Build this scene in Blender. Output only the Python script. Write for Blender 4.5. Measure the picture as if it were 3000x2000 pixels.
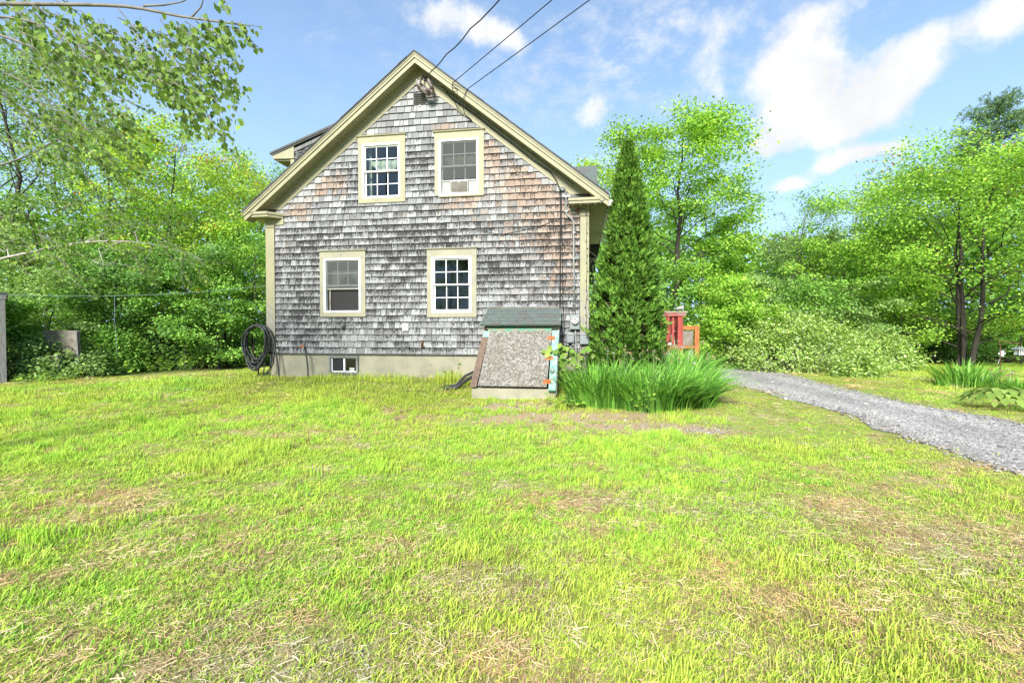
import bpy, bmesh, math, random
import numpy as np
from mathutils import Vector, Matrix

R = math.radians
for o in list(bpy.data.objects):
    bpy.data.objects.remove(o)
SC = bpy.context.scene
COL = SC.collection

# ------------------------------------------------------------------ camera
F, W3, CZ = 1350.0, 3000.0, 1.0          # focal length in photo pixels, camera 1 m above the ground at the house wall
PITCH = math.atan(25 / F)
THETA = math.atan(205 / F)               # the gable wall is turned 8.6 degrees to the view
cam_d = bpy.data.cameras.new('camera')
cam_d.sensor_width = 36.0
cam_d.lens = F / W3 * 36.0
cam_d.clip_start, cam_d.clip_end = 0.1, 2000
cam = bpy.data.objects.new('camera', cam_d)
cam.location = (0, 0, CZ)
cam.rotation_euler = (math.pi / 2 - PITCH, 0, 0)
COL.objects.link(cam)
SC.camera = cam

# ------------------------------------------------------------------ view, sky, sun
SC.view_settings.view_transform = 'Standard'
SC.view_settings.look = 'None'
SC.view_settings.gamma = 1.0
SC.view_settings.use_curve_mapping = False
SC.view_settings.exposure = 2.1
SC.render.engine = 'CYCLES'
SC.cycles.max_bounces = 7
SC.cycles.diffuse_bounces = 4
SC.cycles.glossy_bounces = 3
SC.cycles.transmission_bounces = 4
SC.cycles.transparent_max_bounces = 12
SC.cycles.use_denoising = True
SC.cycles.caustics_reflective = False
SC.cycles.caustics_refractive = False
SUN_EL, SUN_AZ = R(35), R(196)           # azimuth clockwise from +Y: behind the camera, a little to the left
SKY_STRENGTH, SUN_STRENGTH = 0.05, 2.3


class NT:
    """Small helper around a node tree."""
    def __init__(s, tree):
        s.t = tree; s.n = tree.nodes; s.l = tree.links

    def new(s, typ, **kw):
        n = s.n.new(typ)
        for k, v in kw.items():
            setattr(n, k, v)
        return n

    def set(s, sock, v):
        if v is None:
            return
        if hasattr(v, 'is_output'):
            s.l.new(v, sock)
        else:
            if sock.type == 'RGBA' and len(v) == 3:
                v = (*v, 1)
            sock.default_value = v

    def math(s, op, a, b=None, c=None, clamp=False):
        n = s.new('ShaderNodeMath', operation=op, use_clamp=clamp)
        for i, v in enumerate((a, b, c)):
            if v is not None:
                s.set(n.inputs[i], v)
        return n.outputs[0]

    def vmath(s, op, a, b=None, scale=None):
        n = s.new('ShaderNodeVectorMath', operation=op)
        s.set(n.inputs[0], a)
        if b is not None: s.set(n.inputs[1], b)
        if scale is not None: s.set(n.inputs['Scale'], scale)
        return n.outputs['Value'] if op in ('DOT_PRODUCT', 'LENGTH') else n.outputs[0]

    def mix(s, fac, a, b, blend='MIX'):
        n = s.new('ShaderNodeMix', data_type='RGBA', blend_type=blend)
        s.set(n.inputs[0], fac); s.set(n.inputs[6], a); s.set(n.inputs[7], b)
        return n.outputs[2]

    def noise(s, vec, scale, detail=4, rough=0.55, dist=0.0, dim='3D'):
        n = s.new('ShaderNodeTexNoise', noise_dimensions=dim)
        s.set(n.inputs['Vector'], vec)
        n.inputs['Scale'].default_value = scale
        n.inputs['Detail'].default_value = detail
        n.inputs['Roughness'].default_value = rough
        n.inputs['Distortion'].default_value = dist
        return n.outputs['Fac']

    def ramp(s, v, lo, hi, a=0.0, b=1.0, smooth=True):
        n = s.new('ShaderNodeMapRange', interpolation_type='SMOOTHSTEP' if smooth else 'LINEAR')
        s.set(n.inputs[0], v)
        n.inputs[1].default_value = lo; n.inputs[2].default_value = hi
        n.inputs[3].default_value = a; n.inputs[4].default_value = b
        return n.outputs[0]

    def scaled(s, vec, sc):
        n = s.new('ShaderNodeMapping')
        s.set(n.inputs[0], vec)
        n.inputs['Scale'].default_value = sc
        return n.outputs[0]

    def bump(s, h, strength=0.3, dist=0.01):
        n = s.new('ShaderNodeBump')
        n.inputs['Strength'].default_value = strength
        n.inputs['Distance'].default_value = dist
        s.set(n.inputs['Height'], h)
        return n.outputs[0]


def pix_dir(x, y):
    a, b = (x - 1500) / F, -(y - 1000) / F
    c, s = math.cos(PITCH), math.sin(PITCH)
    return np.array([a, c + b * s, -s + b * c])


world = bpy.data.worlds.new('World')
SC.world = world
world.use_nodes = True
w = NT(world.node_tree)
w.n.clear()
sky = w.new('ShaderNodeTexSky', sky_type='NISHITA')
sky.sun_disc = False
sky.sun_elevation = SUN_EL
sky.sun_rotation = SUN_AZ
sky.altitude = 100
sky.air_density = 1.0
sky.dust_density = 0.6
sky.ozone_density = 1.6
gen = w.new('ShaderNodeTexCoord').outputs['Generated']
dirn = w.vmath('NORMALIZE', gen)
warp = w.new('ShaderNodeTexNoise')
w.set(warp.inputs['Vector'], dirn)
warp.inputs['Scale'].default_value = 5.0
warp.inputs['Detail'].default_value = 5.0
wv = w.vmath('SCALE', w.vmath('SUBTRACT', warp.outputs['Color'], (0.5, 0.5, 0.5)), scale=0.10)
dw = w.vmath('ADD', dirn, wv)


def blob(x, y, sx, sy, weight, src):
    c = Vector(pix_dir(x, y)).normalized()
    rt = c.cross(Vector((0, 0, 1))).normalized()
    up = rt.cross(c)
    a = w.math('DIVIDE', w.vmath('DOT_PRODUCT', src, tuple(rt)), sx / F)
    b = w.math('DIVIDE', w.vmath('DOT_PRODUCT', src, tuple(up)), sy / F)
    r2 = w.math('ADD', w.math('MULTIPLY', a, a), w.math('MULTIPLY', b, b))
    g = w.math('POWER', 2.718, w.math('MULTIPLY', r2, -1.0))
    front = w.math('GREATER_THAN', w.vmath('DOT_PRODUCT', src, tuple(c)), 0.0)
    return w.math('MULTIPLY', w.math('MULTIPLY', g, front), weight)


puffs = [(2330, 100, 60, 95, .66), (2285, 230, 80, 62, .64), (2410, 235, 75, 75, .70), (2370, 340, 110, 42, .72), (2490, 365, 90, 32, .60),
         (2640, 185, 85, 62, .84), (2655, 265, 80, 48, .70), (2240, 395, 50, 32, .42), (2950, 60, 110, 50, .66), (2480, 20, 90, 26, .40), (2560, 70, 60, 70, -.25), (2820, 230, 70, 60, -.3), (2160, 30, 60, 40, .35),
         (1300, 50, 140, 55, .66), (1480, 110, 110, 38, .60), (1950, 60, 120, 40, .42), (2080, 190, 60, 90, .45), (1765, 350, 60, 46, .62), (2335, 515, 52, 17, .80),
         (2440, 460, 40, 20, .75), (2640, 420, 70, 26, .74), (2540, 425, 50, 22, .62), (2220, 440, 70, 24, .66), (1590, 320, 120, 30, .30)]
tot = None
for p in puffs:
    b = blob(*p, dw)
    tot = b if tot is None else w.math('ADD', tot, b)
fine = w.noise(dirn, 9.0, 10, 0.64)
dens = w.math('ADD', tot, w.math('MULTIPLY', w.math('SUBTRACT', fine, 0.5), 1.9))
cum = w.ramp(dens, 0.30, 0.92)
wisp_v = w.scaled(dirn, (2.2, 2.2, 7.0))
wisp = w.ramp(w.noise(wisp_v, 2.0, 8, 0.66, 0.8), 0.58, 0.88, 0.0, 0.45)
veil = w.math('ADD', blob(1600, 180, 460, 170, .38, dw), blob(2000, 120, 380, 200, .42, dw))
wisp = w.math('MAXIMUM', wisp, w.math('MULTIPLY', veil, w.ramp(w.noise(w.scaled(dirn, (5, 5, 9)), 3.0, 9, 0.7), 0.38, 0.80)))
cover = w.math('MAXIMUM', cum, wisp)
sep = w.new('ShaderNodeSeparateXYZ')
w.set(sep.inputs[0], dirn)
horizon = w.ramp(sep.outputs[2], 0.0, 0.6, 0.90, 0.30)
blue = w.mix(horizon, w.mix(1.0, sky.outputs[0], (0.98, 1.24, 1.40), "MULTIPLY"), (4.9, 7.1, 10.3))
shade = w.ramp(w.noise(dw, 9.0, 6, 0.55), 0.34, 0.62, 0.88, 1.0)
white = w.vmath('SCALE', (7.0, 7.08, 7.2), scale=shade)
bg = w.new('ShaderNodeBackground')
w.set(bg.inputs[0], w.vmath('SCALE', w.mix(cover, blue, white), scale=0.70))
out = w.new('ShaderNodeOutputWorld')
w.l.new(bg.outputs[0], out.inputs[0])
bg.inputs[1].default_value = SKY_STRENGTH

sun_d = bpy.data.lights.new('sun', 'SUN')
sun_d.energy = SUN_STRENGTH
sun_d.angle = R(18)
sun_d.color = (1.0, 0.96, 0.88)
sun = bpy.data.objects.new('sun', sun_d)
sv = Vector((math.sin(SUN_AZ) * math.cos(SUN_EL), math.cos(SUN_AZ) * math.cos(SUN_EL), math.sin(SUN_EL)))
sun.rotation_euler = sv.to_track_quat('Z', 'Y').to_euler()
sun.location = sv * 40
COL.objects.link(sun)

# ------------------------------------------------------------------ helpers: objects
def tag(o, label=None, cat=None, group=None, kind=None):
    for k, v in (('label', label), ('category', cat), ('group', group), ('kind', kind)):
        if v: o[k] = v
    return o


def empty(name, loc, label, cat, rz=0.0, group=None):
    o = bpy.data.objects.new(name, None)
    o.empty_display_size = 0.1
    o.location = loc
    o.rotation_euler = (0, 0, rz)
    COL.objects.link(o)
    return tag(o, label, cat, group)


def link(name, me, m, parent=None):
    if m is not None and not me.materials:
        for x in (m if isinstance(m, (list, tuple)) else [m]):
            me.materials.append(x)
    o = bpy.data.objects.new(name, me)
    COL.objects.link(o)
    if parent is not None:
        o.parent = parent
    return o


def raw_mesh(name, V, faces_idx, nper, col=None, smooth=False):
    """Fast mesh from numpy: V (n,3), faces_idx (m,nper)."""
    me = bpy.data.meshes.new(name)
    V = np.asarray(V, dtype=np.float32).reshape(-1, 3)
    fi = np.asarray(faces_idx, dtype=np.int32).reshape(-1)
    m = len(fi) // nper
    me.vertices.add(len(V)); me.vertices.foreach_set('co', V.ravel())
    me.loops.add(len(fi)); me.loops.foreach_set('vertex_index', fi)
    me.polygons.add(m)
    me.polygons.foreach_set('loop_start', np.arange(0, m * nper, nper, dtype=np.int32))
    me.polygons.foreach_set('loop_total', np.full(m, nper, dtype=np.int32))
    if smooth:
        me.polygons.foreach_set('use_smooth', np.ones(m, dtype=bool))
    me.update(calc_edges=True)
    if col is not None:
        a = me.color_attributes.new('Col', 'FLOAT_COLOR', 'POINT')
        c = np.ones((len(V), 4), dtype=np.float32)
        c[:, :3] = col
        a.data.foreach_set('color', c.ravel())
    return me


class MB:
    """Collects shapes into one mesh; origin o is subtracted so a part can sit under its thing's Empty."""
    def __init__(s, o=(0, 0, 0)):
        s.bm = bmesh.new(); s.o = Vector(o)

    def box(s, x0, x1, y0, y1, z0, z1, bev=0.0, mi=0):
        r = bmesh.ops.create_cube(s.bm, size=1.0)
        vs = r['verts']
        for v in vs:
            v.co = Vector(((x0 + x1) / 2 + v.co.x * (x1 - x0), (y0 + y1) / 2 + v.co.y * (y1 - y0), (z0 + z1) / 2 + v.co.z * (z1 - z0))) - s.o
        fs = {f for v in vs for f in v.link_faces}
        for f in fs: f.material_index = mi
        if bev > 0:
            es = {e for v in vs for e in v.link_edges}
            bmesh.ops.bevel(s.bm, geom=list(es), offset=bev, segments=2, affect='EDGES', profile=0.5)
        return s

    def obox(s, c, ax, ay, az, sx, sy, sz, mi=0):
        """box centred at c with axes ax, ay, az"""
        c, ax, ay, az = Vector(c) - s.o, Vector(ax).normalized(), Vector(ay).normalized(), Vector(az).normalized()
        vs = []
        for k in (-.5, .5):
            for j in (-.5, .5):
                for i in (-.5, .5):
                    vs.append(s.bm.verts.new(c + ax * sx * i + ay * sy * j + az * sz * k))
        for f in ((0, 1, 3, 2), (4, 6, 7, 5), (0, 4, 5, 1), (2, 3, 7, 6), (0, 2, 6, 4), (1, 5, 7, 3)):
            fc = s.bm.faces.new([vs[i] for i in f]); fc.material_index = mi
        return s

    def prism(s, pts, d0, d1, axis='y', mi=0):
        """extrude the polygon pts (u, v) between d0 and d1 along y (or x)"""
        def P(u, v, d):
            return Vector((u, d, v) if axis == 'y' else (d, u, v)) - s.o
        a = [s.bm.verts.new(P(u, v, d0)) for u, v in pts]
        b = [s.bm.verts.new(P(u, v, d1)) for u, v in pts]
        n = len(pts)
        fs = [s.bm.faces.new(a), s.bm.faces.new(list(reversed(b)))]
        for i in range(n):
            fs.append(s.bm.faces.new((a[i], b[i], b[(i + 1) % n], a[(i + 1) % n])))
        for f in fs: f.material_index = mi
        return s

    def quad(s, *ps, mi=0):
        f = s.bm.faces.new([s.bm.verts.new(Vector(p) - s.o) for p in ps])
        f.material_index = mi
        return s

    def tube(s, pts, r, seg=6, mi=0, cap=True):
        pts = [Vector(p) - s.o for p in pts]
        rs = r if isinstance(r, (list, tuple)) else [r] * len(pts)
        rings = []
        ref = Vector((0.31, 0.2, 0.93))
        for i, p in enumerate(pts):
            t = (pts[min(i + 1, len(pts) - 1)] - pts[max(i - 1, 0)])
            t = t.normalized() if t.length > 1e-9 else Vector((0, 0, 1))
            a = t.cross(ref)
            if a.length < 1e-3: a = t.cross(Vector((1, 0, 0)))
            a.normalize(); b = t.cross(a)
            rings.append([s.bm.verts.new(p + (a * math.cos(6.2832 * k / seg) + b * math.sin(6.2832 * k / seg)) * rs[i]) for k in range(seg)])
        for i in range(len(rings) - 1):
            for k in range(seg):
                f = s.bm.faces.new((rings[i][k], rings[i][(k + 1) % seg], rings[i + 1][(k + 1) % seg], rings[i + 1][k]))
                f.smooth = True; f.material_index = mi
        if cap:
            for rg in (rings[0], list(reversed(rings[-1]))):
                f = s.bm.faces.new(rg); f.material_index = mi
        return s

    def lathe(s, prof, c, seg=14, axis='z', mi=0, smooth=True):
        c = Vector(c) - s.o
        rings = []
        for r, h in prof:
            ring = []
            for k in range(seg):
                x, y = r * math.cos(6.2832 * k / seg), r * math.sin(6.2832 * k / seg)
                ring.append(s.bm.verts.new(c + (Vector((x, y, h)) if axis == 'z' else Vector((x, h, y)))))
            rings.append(ring)
        for i in range(len(rings) - 1):
            for k in range(seg):
                f = s.bm.faces.new((rings[i][k], rings[i][(k + 1) % seg], rings[i + 1][(k + 1) % seg], rings[i + 1][k]))
                f.smooth = smooth; f.material_index = mi
        for rg in (rings[0], rings[-1]):
            try:
                f = s.bm.faces.new(rg); f.material_index = mi
            except ValueError:
                pass
        return s

    def build(s, name, m, parent=None):
        bmesh.ops.recalc_face_normals(s.bm, faces=s.bm.faces[:])
        me = bpy.data.meshes.new(name)
        s.bm.to_mesh(me); s.bm.free()
        return link(name, me, m, parent)


# ------------------------------------------------------------------ helpers: places
O = np.array([-5.77227614, 10.87653082, 0.0])
UX = np.array([math.cos(THETA), -math.sin(THETA), 0])
DX = np.array([math.sin(THETA), math.cos(THETA), 0])


def HW(u, d, v):
    """house coordinates (along the gable wall, into the house, up) to the world"""
    return tuple(O + u * UX + d * DX + np.array([0, 0, v]))


def ground_h(x, y):
    x, y = np.asarray(x, float), np.asarray(y, float)
    d = (x - O[0]) * DX[0] + (y - O[1]) * DX[1]
    u = (x - O[0]) * UX[0] + (y - O[1]) * UX[1]
    s = np.maximum(-d, 0)
    h = -0.02 - 0.40 * (1 - np.exp(-s / 1.6))
    out_u = np.maximum(np.maximum(-u - 0.8, u - 8.6), 0)
    k = 1 - np.exp(-(out_u / 2.5) ** 2)
    h = h * (1 - k) + k * np.minimum(h, -0.30)
    h = h + 0.022 * np.sin(x * 0.9 + 0.5 * y) * np.sin(0.7 * y - 0.35 * x) * np.clip(s / 2 + out_u, 0, 1)
    return h


def on_ground(px, py):
    d = pix_dir(px, py)
    z = -0.3
    for _ in range(25):
        t = (z - CZ) / d[2]
        z = float(ground_h(d[0] * t, d[1] * t))
    return d[0] * t, d[1] * t, z


def seen_at(px, py, depth):
    d = pix_dir(px, py)
    t = depth / d[1]
    return np.array([d[0] * t, d[1] * t, CZ + d[2] * t])


def hash2(ix, iy, seed):
    n = (ix.astype(np.int64) * 374761393 + iy.astype(np.int64) * 668265263 + seed * 1442695041) & 0xffffffff
    n = ((n ^ (n >> 13)) * 1274126177) & 0xffffffff
    return ((n ^ (n >> 16)) & 0xffff) / 65535.0


def vnoise(x, y, seed=0):
    xi, yi = np.floor(x), np.floor(y)
    fx, fy = x - xi, y - yi
    fx, fy = fx * fx * (3 - 2 * fx), fy * fy * (3 - 2 * fy)
    a, b = hash2(xi, yi, seed), hash2(xi + 1, yi, seed)
    c, d = hash2(xi, yi + 1, seed), hash2(xi + 1, yi + 1, seed)
    return (a * (1 - fx) + b * fx) * (1 - fy) + (c * (1 - fx) + d * fx) * fy


def fbm(x, y, seed=0, octv=4):
    x, y = np.asarray(x, float), np.asarray(y, float)
    t, a, n = 0.0, 0.5, 0.0
    for i in range(octv):
        t = t + a * vnoise(x * 2 ** i + 17.3 * i, y * 2 ** i - 9.1 * i, seed + i); n += a; a *= 0.5
    return t / n


# ------------------------------------------------------------------ materials
def new_mat(name):
    m = bpy.data.materials.new(name)
    m.use_nodes = True
    t = NT(m.node_tree)
    t.n.clear()
    bs = t.new('ShaderNodeBsdfPrincipled')
    o = t.new('ShaderNodeOutputMaterial')
    t.l.new(bs.outputs[0], o.inputs[0])
    return m, t, bs, o


def simple(name, c1, c2=None, rough=0.6, scale=8.0, stretch=(1, 1, 1), lo=0.35, hi=0.7, bump=0.0, metal=0.0, detail=5, spec=0.4):
    m, t, bs, o = new_mat(name)
    tc = t.new('ShaderNodeTexCoord').outputs['Object']
    n = t.noise(t.scaled(tc, stretch), scale, detail, 0.6)
    c2 = c2 or tuple(x * 0.8 for x in c1)
    t.set(bs.inputs['Base Color'], t.mix(t.ramp(n, lo, hi), c1, c2))
    bs.inputs['Roughness'].default_value = rough
    bs.inputs['Metallic'].default_value = metal
    bs.inputs['Specular IOR Level'].default_value = spec
    if bump: t.set(bs.inputs['Normal'], t.bump(n, bump, 0.01))
    return m


def leaf_mat(name, trans=0.35, rough=0.5, gain=1.0):
    m, t, bs, o = new_mat(name)
    a = t.new('ShaderNodeAttribute', attribute_name='Col')
    c = a.outputs['Color']
    if gain != 1.0: c = t.vmath('SCALE', c, scale=gain)
    t.set(bs.inputs['Base Color'], c)
    bs.inputs['Roughness'].default_value = rough
    bs.inputs['Specular IOR Level'].default_value = 0.2
    tr = t.new('ShaderNodeBsdfTranslucent')
    t.set(tr.inputs[0], t.mix(1.0, c, (1.15, 1.1, 0.55), 'MULTIPLY'))
    mx = t.new('ShaderNodeMixShader')
    mx.inputs[0].default_value = trans
    t.l.new(bs.outputs[0], mx.inputs[1]); t.l.new(tr.outputs[0], mx.inputs[2]); t.l.new(mx.outputs[0], o.inputs[0])
    return m


def tuft_mat(name, trans=0.3):
    """grass blades: colour from the instance's tint, a little varied along the blade"""
    m, t, bs, o = new_mat(name)
    a = t.new('ShaderNodeAttribute', attribute_name='tint', attribute_type='INSTANCER')
    b = t.new('ShaderNodeAttribute', attribute_name='Col')
    c = t.mix(1.0, a.outputs['Color'], b.outputs['Color'], 'MULTIPLY')
    t.set(bs.inputs['Base Color'], c)
    bs.inputs['Roughness'].default_value = 0.5
    bs.inputs['Specular IOR Level'].default_value = 0.18
    tr = t.new('ShaderNodeBsdfTranslucent')
    t.set(tr.inputs[0], c)
    mx = t.new('ShaderNodeMixShader')
    mx.inputs[0].default_value = trans
    t.l.new(bs.outputs[0], mx.inputs[1]); t.l.new(tr.outputs[0], mx.inputs[2]); t.l.new(mx.outputs[0], o.inputs[0])
    return m


def shingle_mat():
    m, t, bs, o = new_mat('weathered_wall_shingle')
    tc = t.new('ShaderNodeTexCoord').outputs['Object']
    at = t.new('ShaderNodeAttribute', attribute_name='Col')
    sp = t.new('ShaderNodeSeparateColor')
    t.l.new(at.outputs['Color'], sp.inputs[0])
    tan, rnd, dirt = sp.outputs[0], sp.outputs[1], sp.outputs[2]
    xyz = t.new('ShaderNodeSeparateXYZ'); t.set(xyz.inputs[0], tc)
    shift = t.new('ShaderNodeCombineXYZ'); t.set(shift.inputs[0], t.math('MULTIPLY', rnd, 37.0)); t.set(shift.inputs[2], t.math('MULTIPLY', rnd, 11.0))
    q = t.vmath('ADD', tc, shift.outputs[0])
    streak = t.noise(t.scaled(q, (1.0, 1.0, 0.22)), 58, 6, 0.7)
    blot = t.noise(t.scaled(q, (1.0, 1.0, 0.55)), 24, 7, 0.7)
    fine = t.noise(t.scaled(tc, (1.0, 1.0, 0.12)), 160, 3, 0.6)
    course = t.math('FRACT', t.math('DIVIDE', t.math('SUBTRACT', xyz.outputs[2], 0.53), 0.145))
    base = t.mix(t.ramp(rnd, 0.0, 1.0), (0.335, 0.34, 0.335), (0.18, 0.18, 0.18))
    base = t.mix(t.ramp(fine, 0.35, 0.75, 0, 0.45), base, (0.10, 0.10, 0.104))
    tanc = t.mix(t.ramp(streak, 0.3, 0.7), (0.40, 0.265, 0.175), (0.24, 0.155, 0.10))
    base = t.mix(t.math('MULTIPLY', t.ramp(t.math('ADD', blot, t.math('MULTIPLY', tan, 0.42)), 0.56, 0.76), t.ramp(tan, 0.04, 0.45, 0, .60), clamp=True), base, tanc)
    up = t.ramp(course, 0.05, 0.85, -0.05, 0.075)
    s = t.math('ADD', t.math('MULTIPLY', streak, 0.55), t.math('MULTIPLY', blot, 0.6))
    s = t.math('ADD', s, up)
    s = t.math('ADD', s, t.math('MULTIPLY', t.math('SUBTRACT', dirt, 0.5), 0.42))
    dark = t.ramp(s, 0.555, 0.735)
    base = t.mix(t.math('MULTIPLY', dark, 0.93), base, (0.022, 0.021, 0.021))
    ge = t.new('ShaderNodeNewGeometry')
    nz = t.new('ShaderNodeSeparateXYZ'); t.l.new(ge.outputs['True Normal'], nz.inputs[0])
    base = t.mix(t.ramp(nz.outputs[2], -0.35, -0.6, 0, 1), base, (0.02, 0.019, 0.018))      # undersides painted dark as the shadow line under each course
    t.set(bs.inputs['Base Color'], base)
    bs.inputs['Roughness'].default_value = 0.85
    bs.inputs['Specular IOR Level'].default_value = 0.2
    t.set(bs.inputs['Normal'], t.bump(t.math('ADD', fine, streak), 0.35, 0.006))
    return m


def trim_mat(name, paint, wear_lo, wear_z=None):
    """cream paint, peeling to grey wood where noise passes wear_lo; wear_z: height below which it is worse"""
    m, t, bs, o = new_mat(name)
    tc = t.new('ShaderNodeTexCoord').outputs['Object']
    n = t.noise(t.scaled(tc, (1.6, 1.6, 0.35)), 14, 7, 0.68)
    n2 = t.noise(tc, 3.0, 3, 0.5)
    f = t.math('ADD', n, t.math('MULTIPLY', t.math('SUBTRACT', n2, 0.5), 0.35))
    if wear_z is not None:
        xyz = t.new('ShaderNodeSeparateXYZ'); t.set(xyz.inputs[0], tc)
        f = t.math('ADD', f, t.ramp(xyz.outputs[2], wear_z - 0.5, wear_z + 0.4, 0.16, -0.12))
    wood = t.mix(t.ramp(t.noise(t.scaled(tc, (2, 2, 0.2)), 60, 3), 0.35, 0.7), (0.30, 0.28, 0.25), (0.12, 0.11, 0.10))
    p = t.mix(t.ramp(n2, 0.3, 0.8), paint, tuple(c * 0.84 for c in paint))
    t.set(bs.inputs['Base Color'], t.mix(t.ramp(f, wear_lo, wear_lo + 0.10, 0, 0.85), p, wood))
    bs.inputs['Roughness'].default_value = 0.6
    t.set(bs.inputs['Normal'], t.bump(n, 0.15, 0.004))
    return m


CREAM = (0.285, 0.267, 0.158)
M = {}
M['shingle'] = shingle_mat()
M['backing'] = simple('wall_backing', (0.05, 0.05, 0.05))
M['trim'] = trim_mat('cream_trim_paint', CREAM, 0.72)
M['trim_worn'] = trim_mat('peeling_cream_trim', (0.28, 0.266, 0.182), 0.54)
M['trim_low'] = trim_mat('corner_board_paint', CREAM, 0.565, 2.0)
M['lifted_cream'] = trim_mat('shade_lifted_cream', (0.56, 0.53, 0.36), 0.68)  # cream brightened to put light into the shaded eave soffit
M['vinyl'] = simple('white_vinyl', (0.80, 0.80, 0.80), (0.72, 0.72, 0.72), 0.35)
def concrete_mat():
    m, t, bs, o = new_mat('foundation_concrete')
    tc = t.new('ShaderNodeTexCoord').outputs['Object']
    n = t.noise(tc, 3.0, 6, 0.62)
    c = t.mix(t.ramp(n, 0.35, 0.7), (0.31, 0.285, 0.21), (0.235, 0.225, 0.165))
    v = t.new('ShaderNodeTexVoronoi'); t.set(v.inputs['Vector'], t.scaled(tc, (1, 1, .8))); v.inputs['Scale'].default_value = 9.0
    h = t.new('ShaderNodeSeparateColor'); t.l.new(v.outputs['Color'], h.inputs[0])
    pit = t.math('MULTIPLY', t.ramp(v.outputs['Distance'], 0.16, 0.07), t.ramp(h.outputs[0], 0.45, 0.6))
    st = t.ramp(t.noise(t.scaled(tc, (6, 6, 0.4)), 3.0, 5, 0.6), 0.55, 0.8, 0, 0.35)
    c = t.mix(st, c, (0.17, 0.165, 0.12))
    c = t.mix(t.math('MULTIPLY', pit, 0.75), c, (0.07, 0.065, 0.05))
    t.set(bs.inputs['Base Color'], c)
    bs.inputs['Roughness'].default_value = 0.9
    t.set(bs.inputs['Normal'], t.bump(t.math('SUBTRACT', n, pit), 0.3, 0.01))
    return m


M['concrete'] = concrete_mat()
M['roofing'] = simple('asphalt_roofing', (0.11, 0.113, 0.108), (0.06, 0.062, 0.06), 0.95, 60, bump=0.4)
M['roof_green'] = simple('green_grey_roofing', (0.105, 0.125, 0.115), (0.06, 0.077, 0.07), 0.95, 55, bump=0.4)
M['interior'] = simple('room_wall', (0.20, 0.19, 0.16), (0.16, 0.15, 0.13), 0.9)
M['curtain'] = simple('curtain_cloth', (0.55, 0.60, 0.52), (0.42, 0.47, 0.41), 0.9, 20, (3, 3, 0.3))
M['screen'] = simple('insect_screen', (0.018, 0.0175, 0.018), (0.013, 0.013, 0.0135), 0.8, 220)
M['grey_wood'] = simple('grey_weathered_wood', (0.20, 0.195, 0.19), (0.09, 0.087, 0.084), 0.9, 10, (4, 4, 0.4))
M['grey_plastic'] = simple('grey_utility_box', (0.20, 0.222, 0.226), (0.17, 0.19, 0.193), 0.5, 5)
M['conduit'] = simple('grey_conduit', (0.25, 0.26, 0.245), (0.18, 0.19, 0.18), 0.5, 8)
M['cable'] = simple('black_cable', (0.018, 0.018, 0.018), None, 0.6)
M['hose'] = simple('black_hose', (0.030, 0.031, 0.032), (0.05, 0.05, 0.05), 0.42, 12)
M['metal'] = simple('galvanised_metal', (0.30, 0.30, 0.29), (0.20, 0.20, 0.19), 0.35, 12, metal=0.8)
M['rust'] = simple('rusty_steel', (0.16, 0.07, 0.035), (0.07, 0.035, 0.02), 0.85, 30)
M['hinge'] = simple('orange_rust_hinge', (0.42, 0.13, 0.04), (0.28, 0.08, 0.025), 0.8, 25)
M['dial'] = simple('meter_dial', (0.46, 0.47, 0.43), None, 0.4)
M['black'] = simple('black_paint', (0.02, 0.02, 0.022), None, 0.4)
M['bulb'] = simple('unlit_bulb', (0.10, 0.10, 0.09), None, 0.2)
M['red_paint'] = simple('faded_red_deck_paint', (0.34, 0.055, 0.042), (0.22, 0.036, 0.028), 0.7, 9, (3, 3, 0.4))
M['red_worn'] = simple('worn_red_deck_paint', (0.30, 0.07, 0.055), (0.22, 0.18, 0.15), 0.8, 9, (0.5, 3, 3), 0.45, 0.62)
M['grey_cap'] = simple('bare_cap_rail', (0.34, 0.30, 0.25), (0.18, 0.15, 0.12), 0.85, 12, (0.4, 3, 3))
M['cedar'] = simple('orange_cedar', (0.36, 0.13, 0.033), (0.26, 0.08, 0.02), 0.6, 9, (3, 3, 0.4))
M['white_ceramic'] = simple('white_ceramic', (0.72, 0.70, 0.67), (0.60, 0.58, 0.55), 0.4)
M['stone'] = simple('grey_stone', (0.42, 0.41, 0.39), (0.24, 0.23, 0.22), 0.9, 40)
M['red_plastic'] = simple('red_plastic', (0.55, 0.03, 0.03), None, 0.4)
M['mint'] = simple('peeling_mint_paint', (0.17, 0.34, 0.275), (0.36, 0.40, 0.36), 0.8, 9, (2, 2, 0.5), 0.48, 0.6)
M['green_trim'] = simple('dark_green_trim', (0.10, 0.26, 0.17), (0.26, 0.21, 0.15), 0.8, 12, (0.5, 2, 2), 0.45, 0.62)
M['plywood'] = simple('bare_plywood', (0.17, 0.115, 0.08), (0.085, 0.062, 0.048), 0.9, 9, (5, 1.5, 1))
M['bark'] = simple('dark_bark', (0.055, 0.045, 0.036), (0.026, 0.022, 0.018), 0.95, 18, (1, 1, 0.25), bump=0.5)
M['pale_bark'] = simple('pale_birch_bark', (0.42, 0.39, 0.34), (0.22, 0.20, 0.17), 0.9, 14, (1, 1, 2.5))
M['grey_bark'] = simple('grey_twig_bark', (0.20, 0.18, 0.15), (0.11, 0.10, 0.085), 0.9, 14)
M['leaf'] = leaf_mat('tree_leaf', 0.40, gain=1.32)
M['needle'] = leaf_mat('pine_needle', 0.15, gain=1.1)
M['iris'] = leaf_mat('strap_leaf', 0.30, 0.42)
M['blade'] = tuft_mat('grass_blade', 0.30)
M['straw'] = tuft_mat('straw_blade', 0.15)
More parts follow.
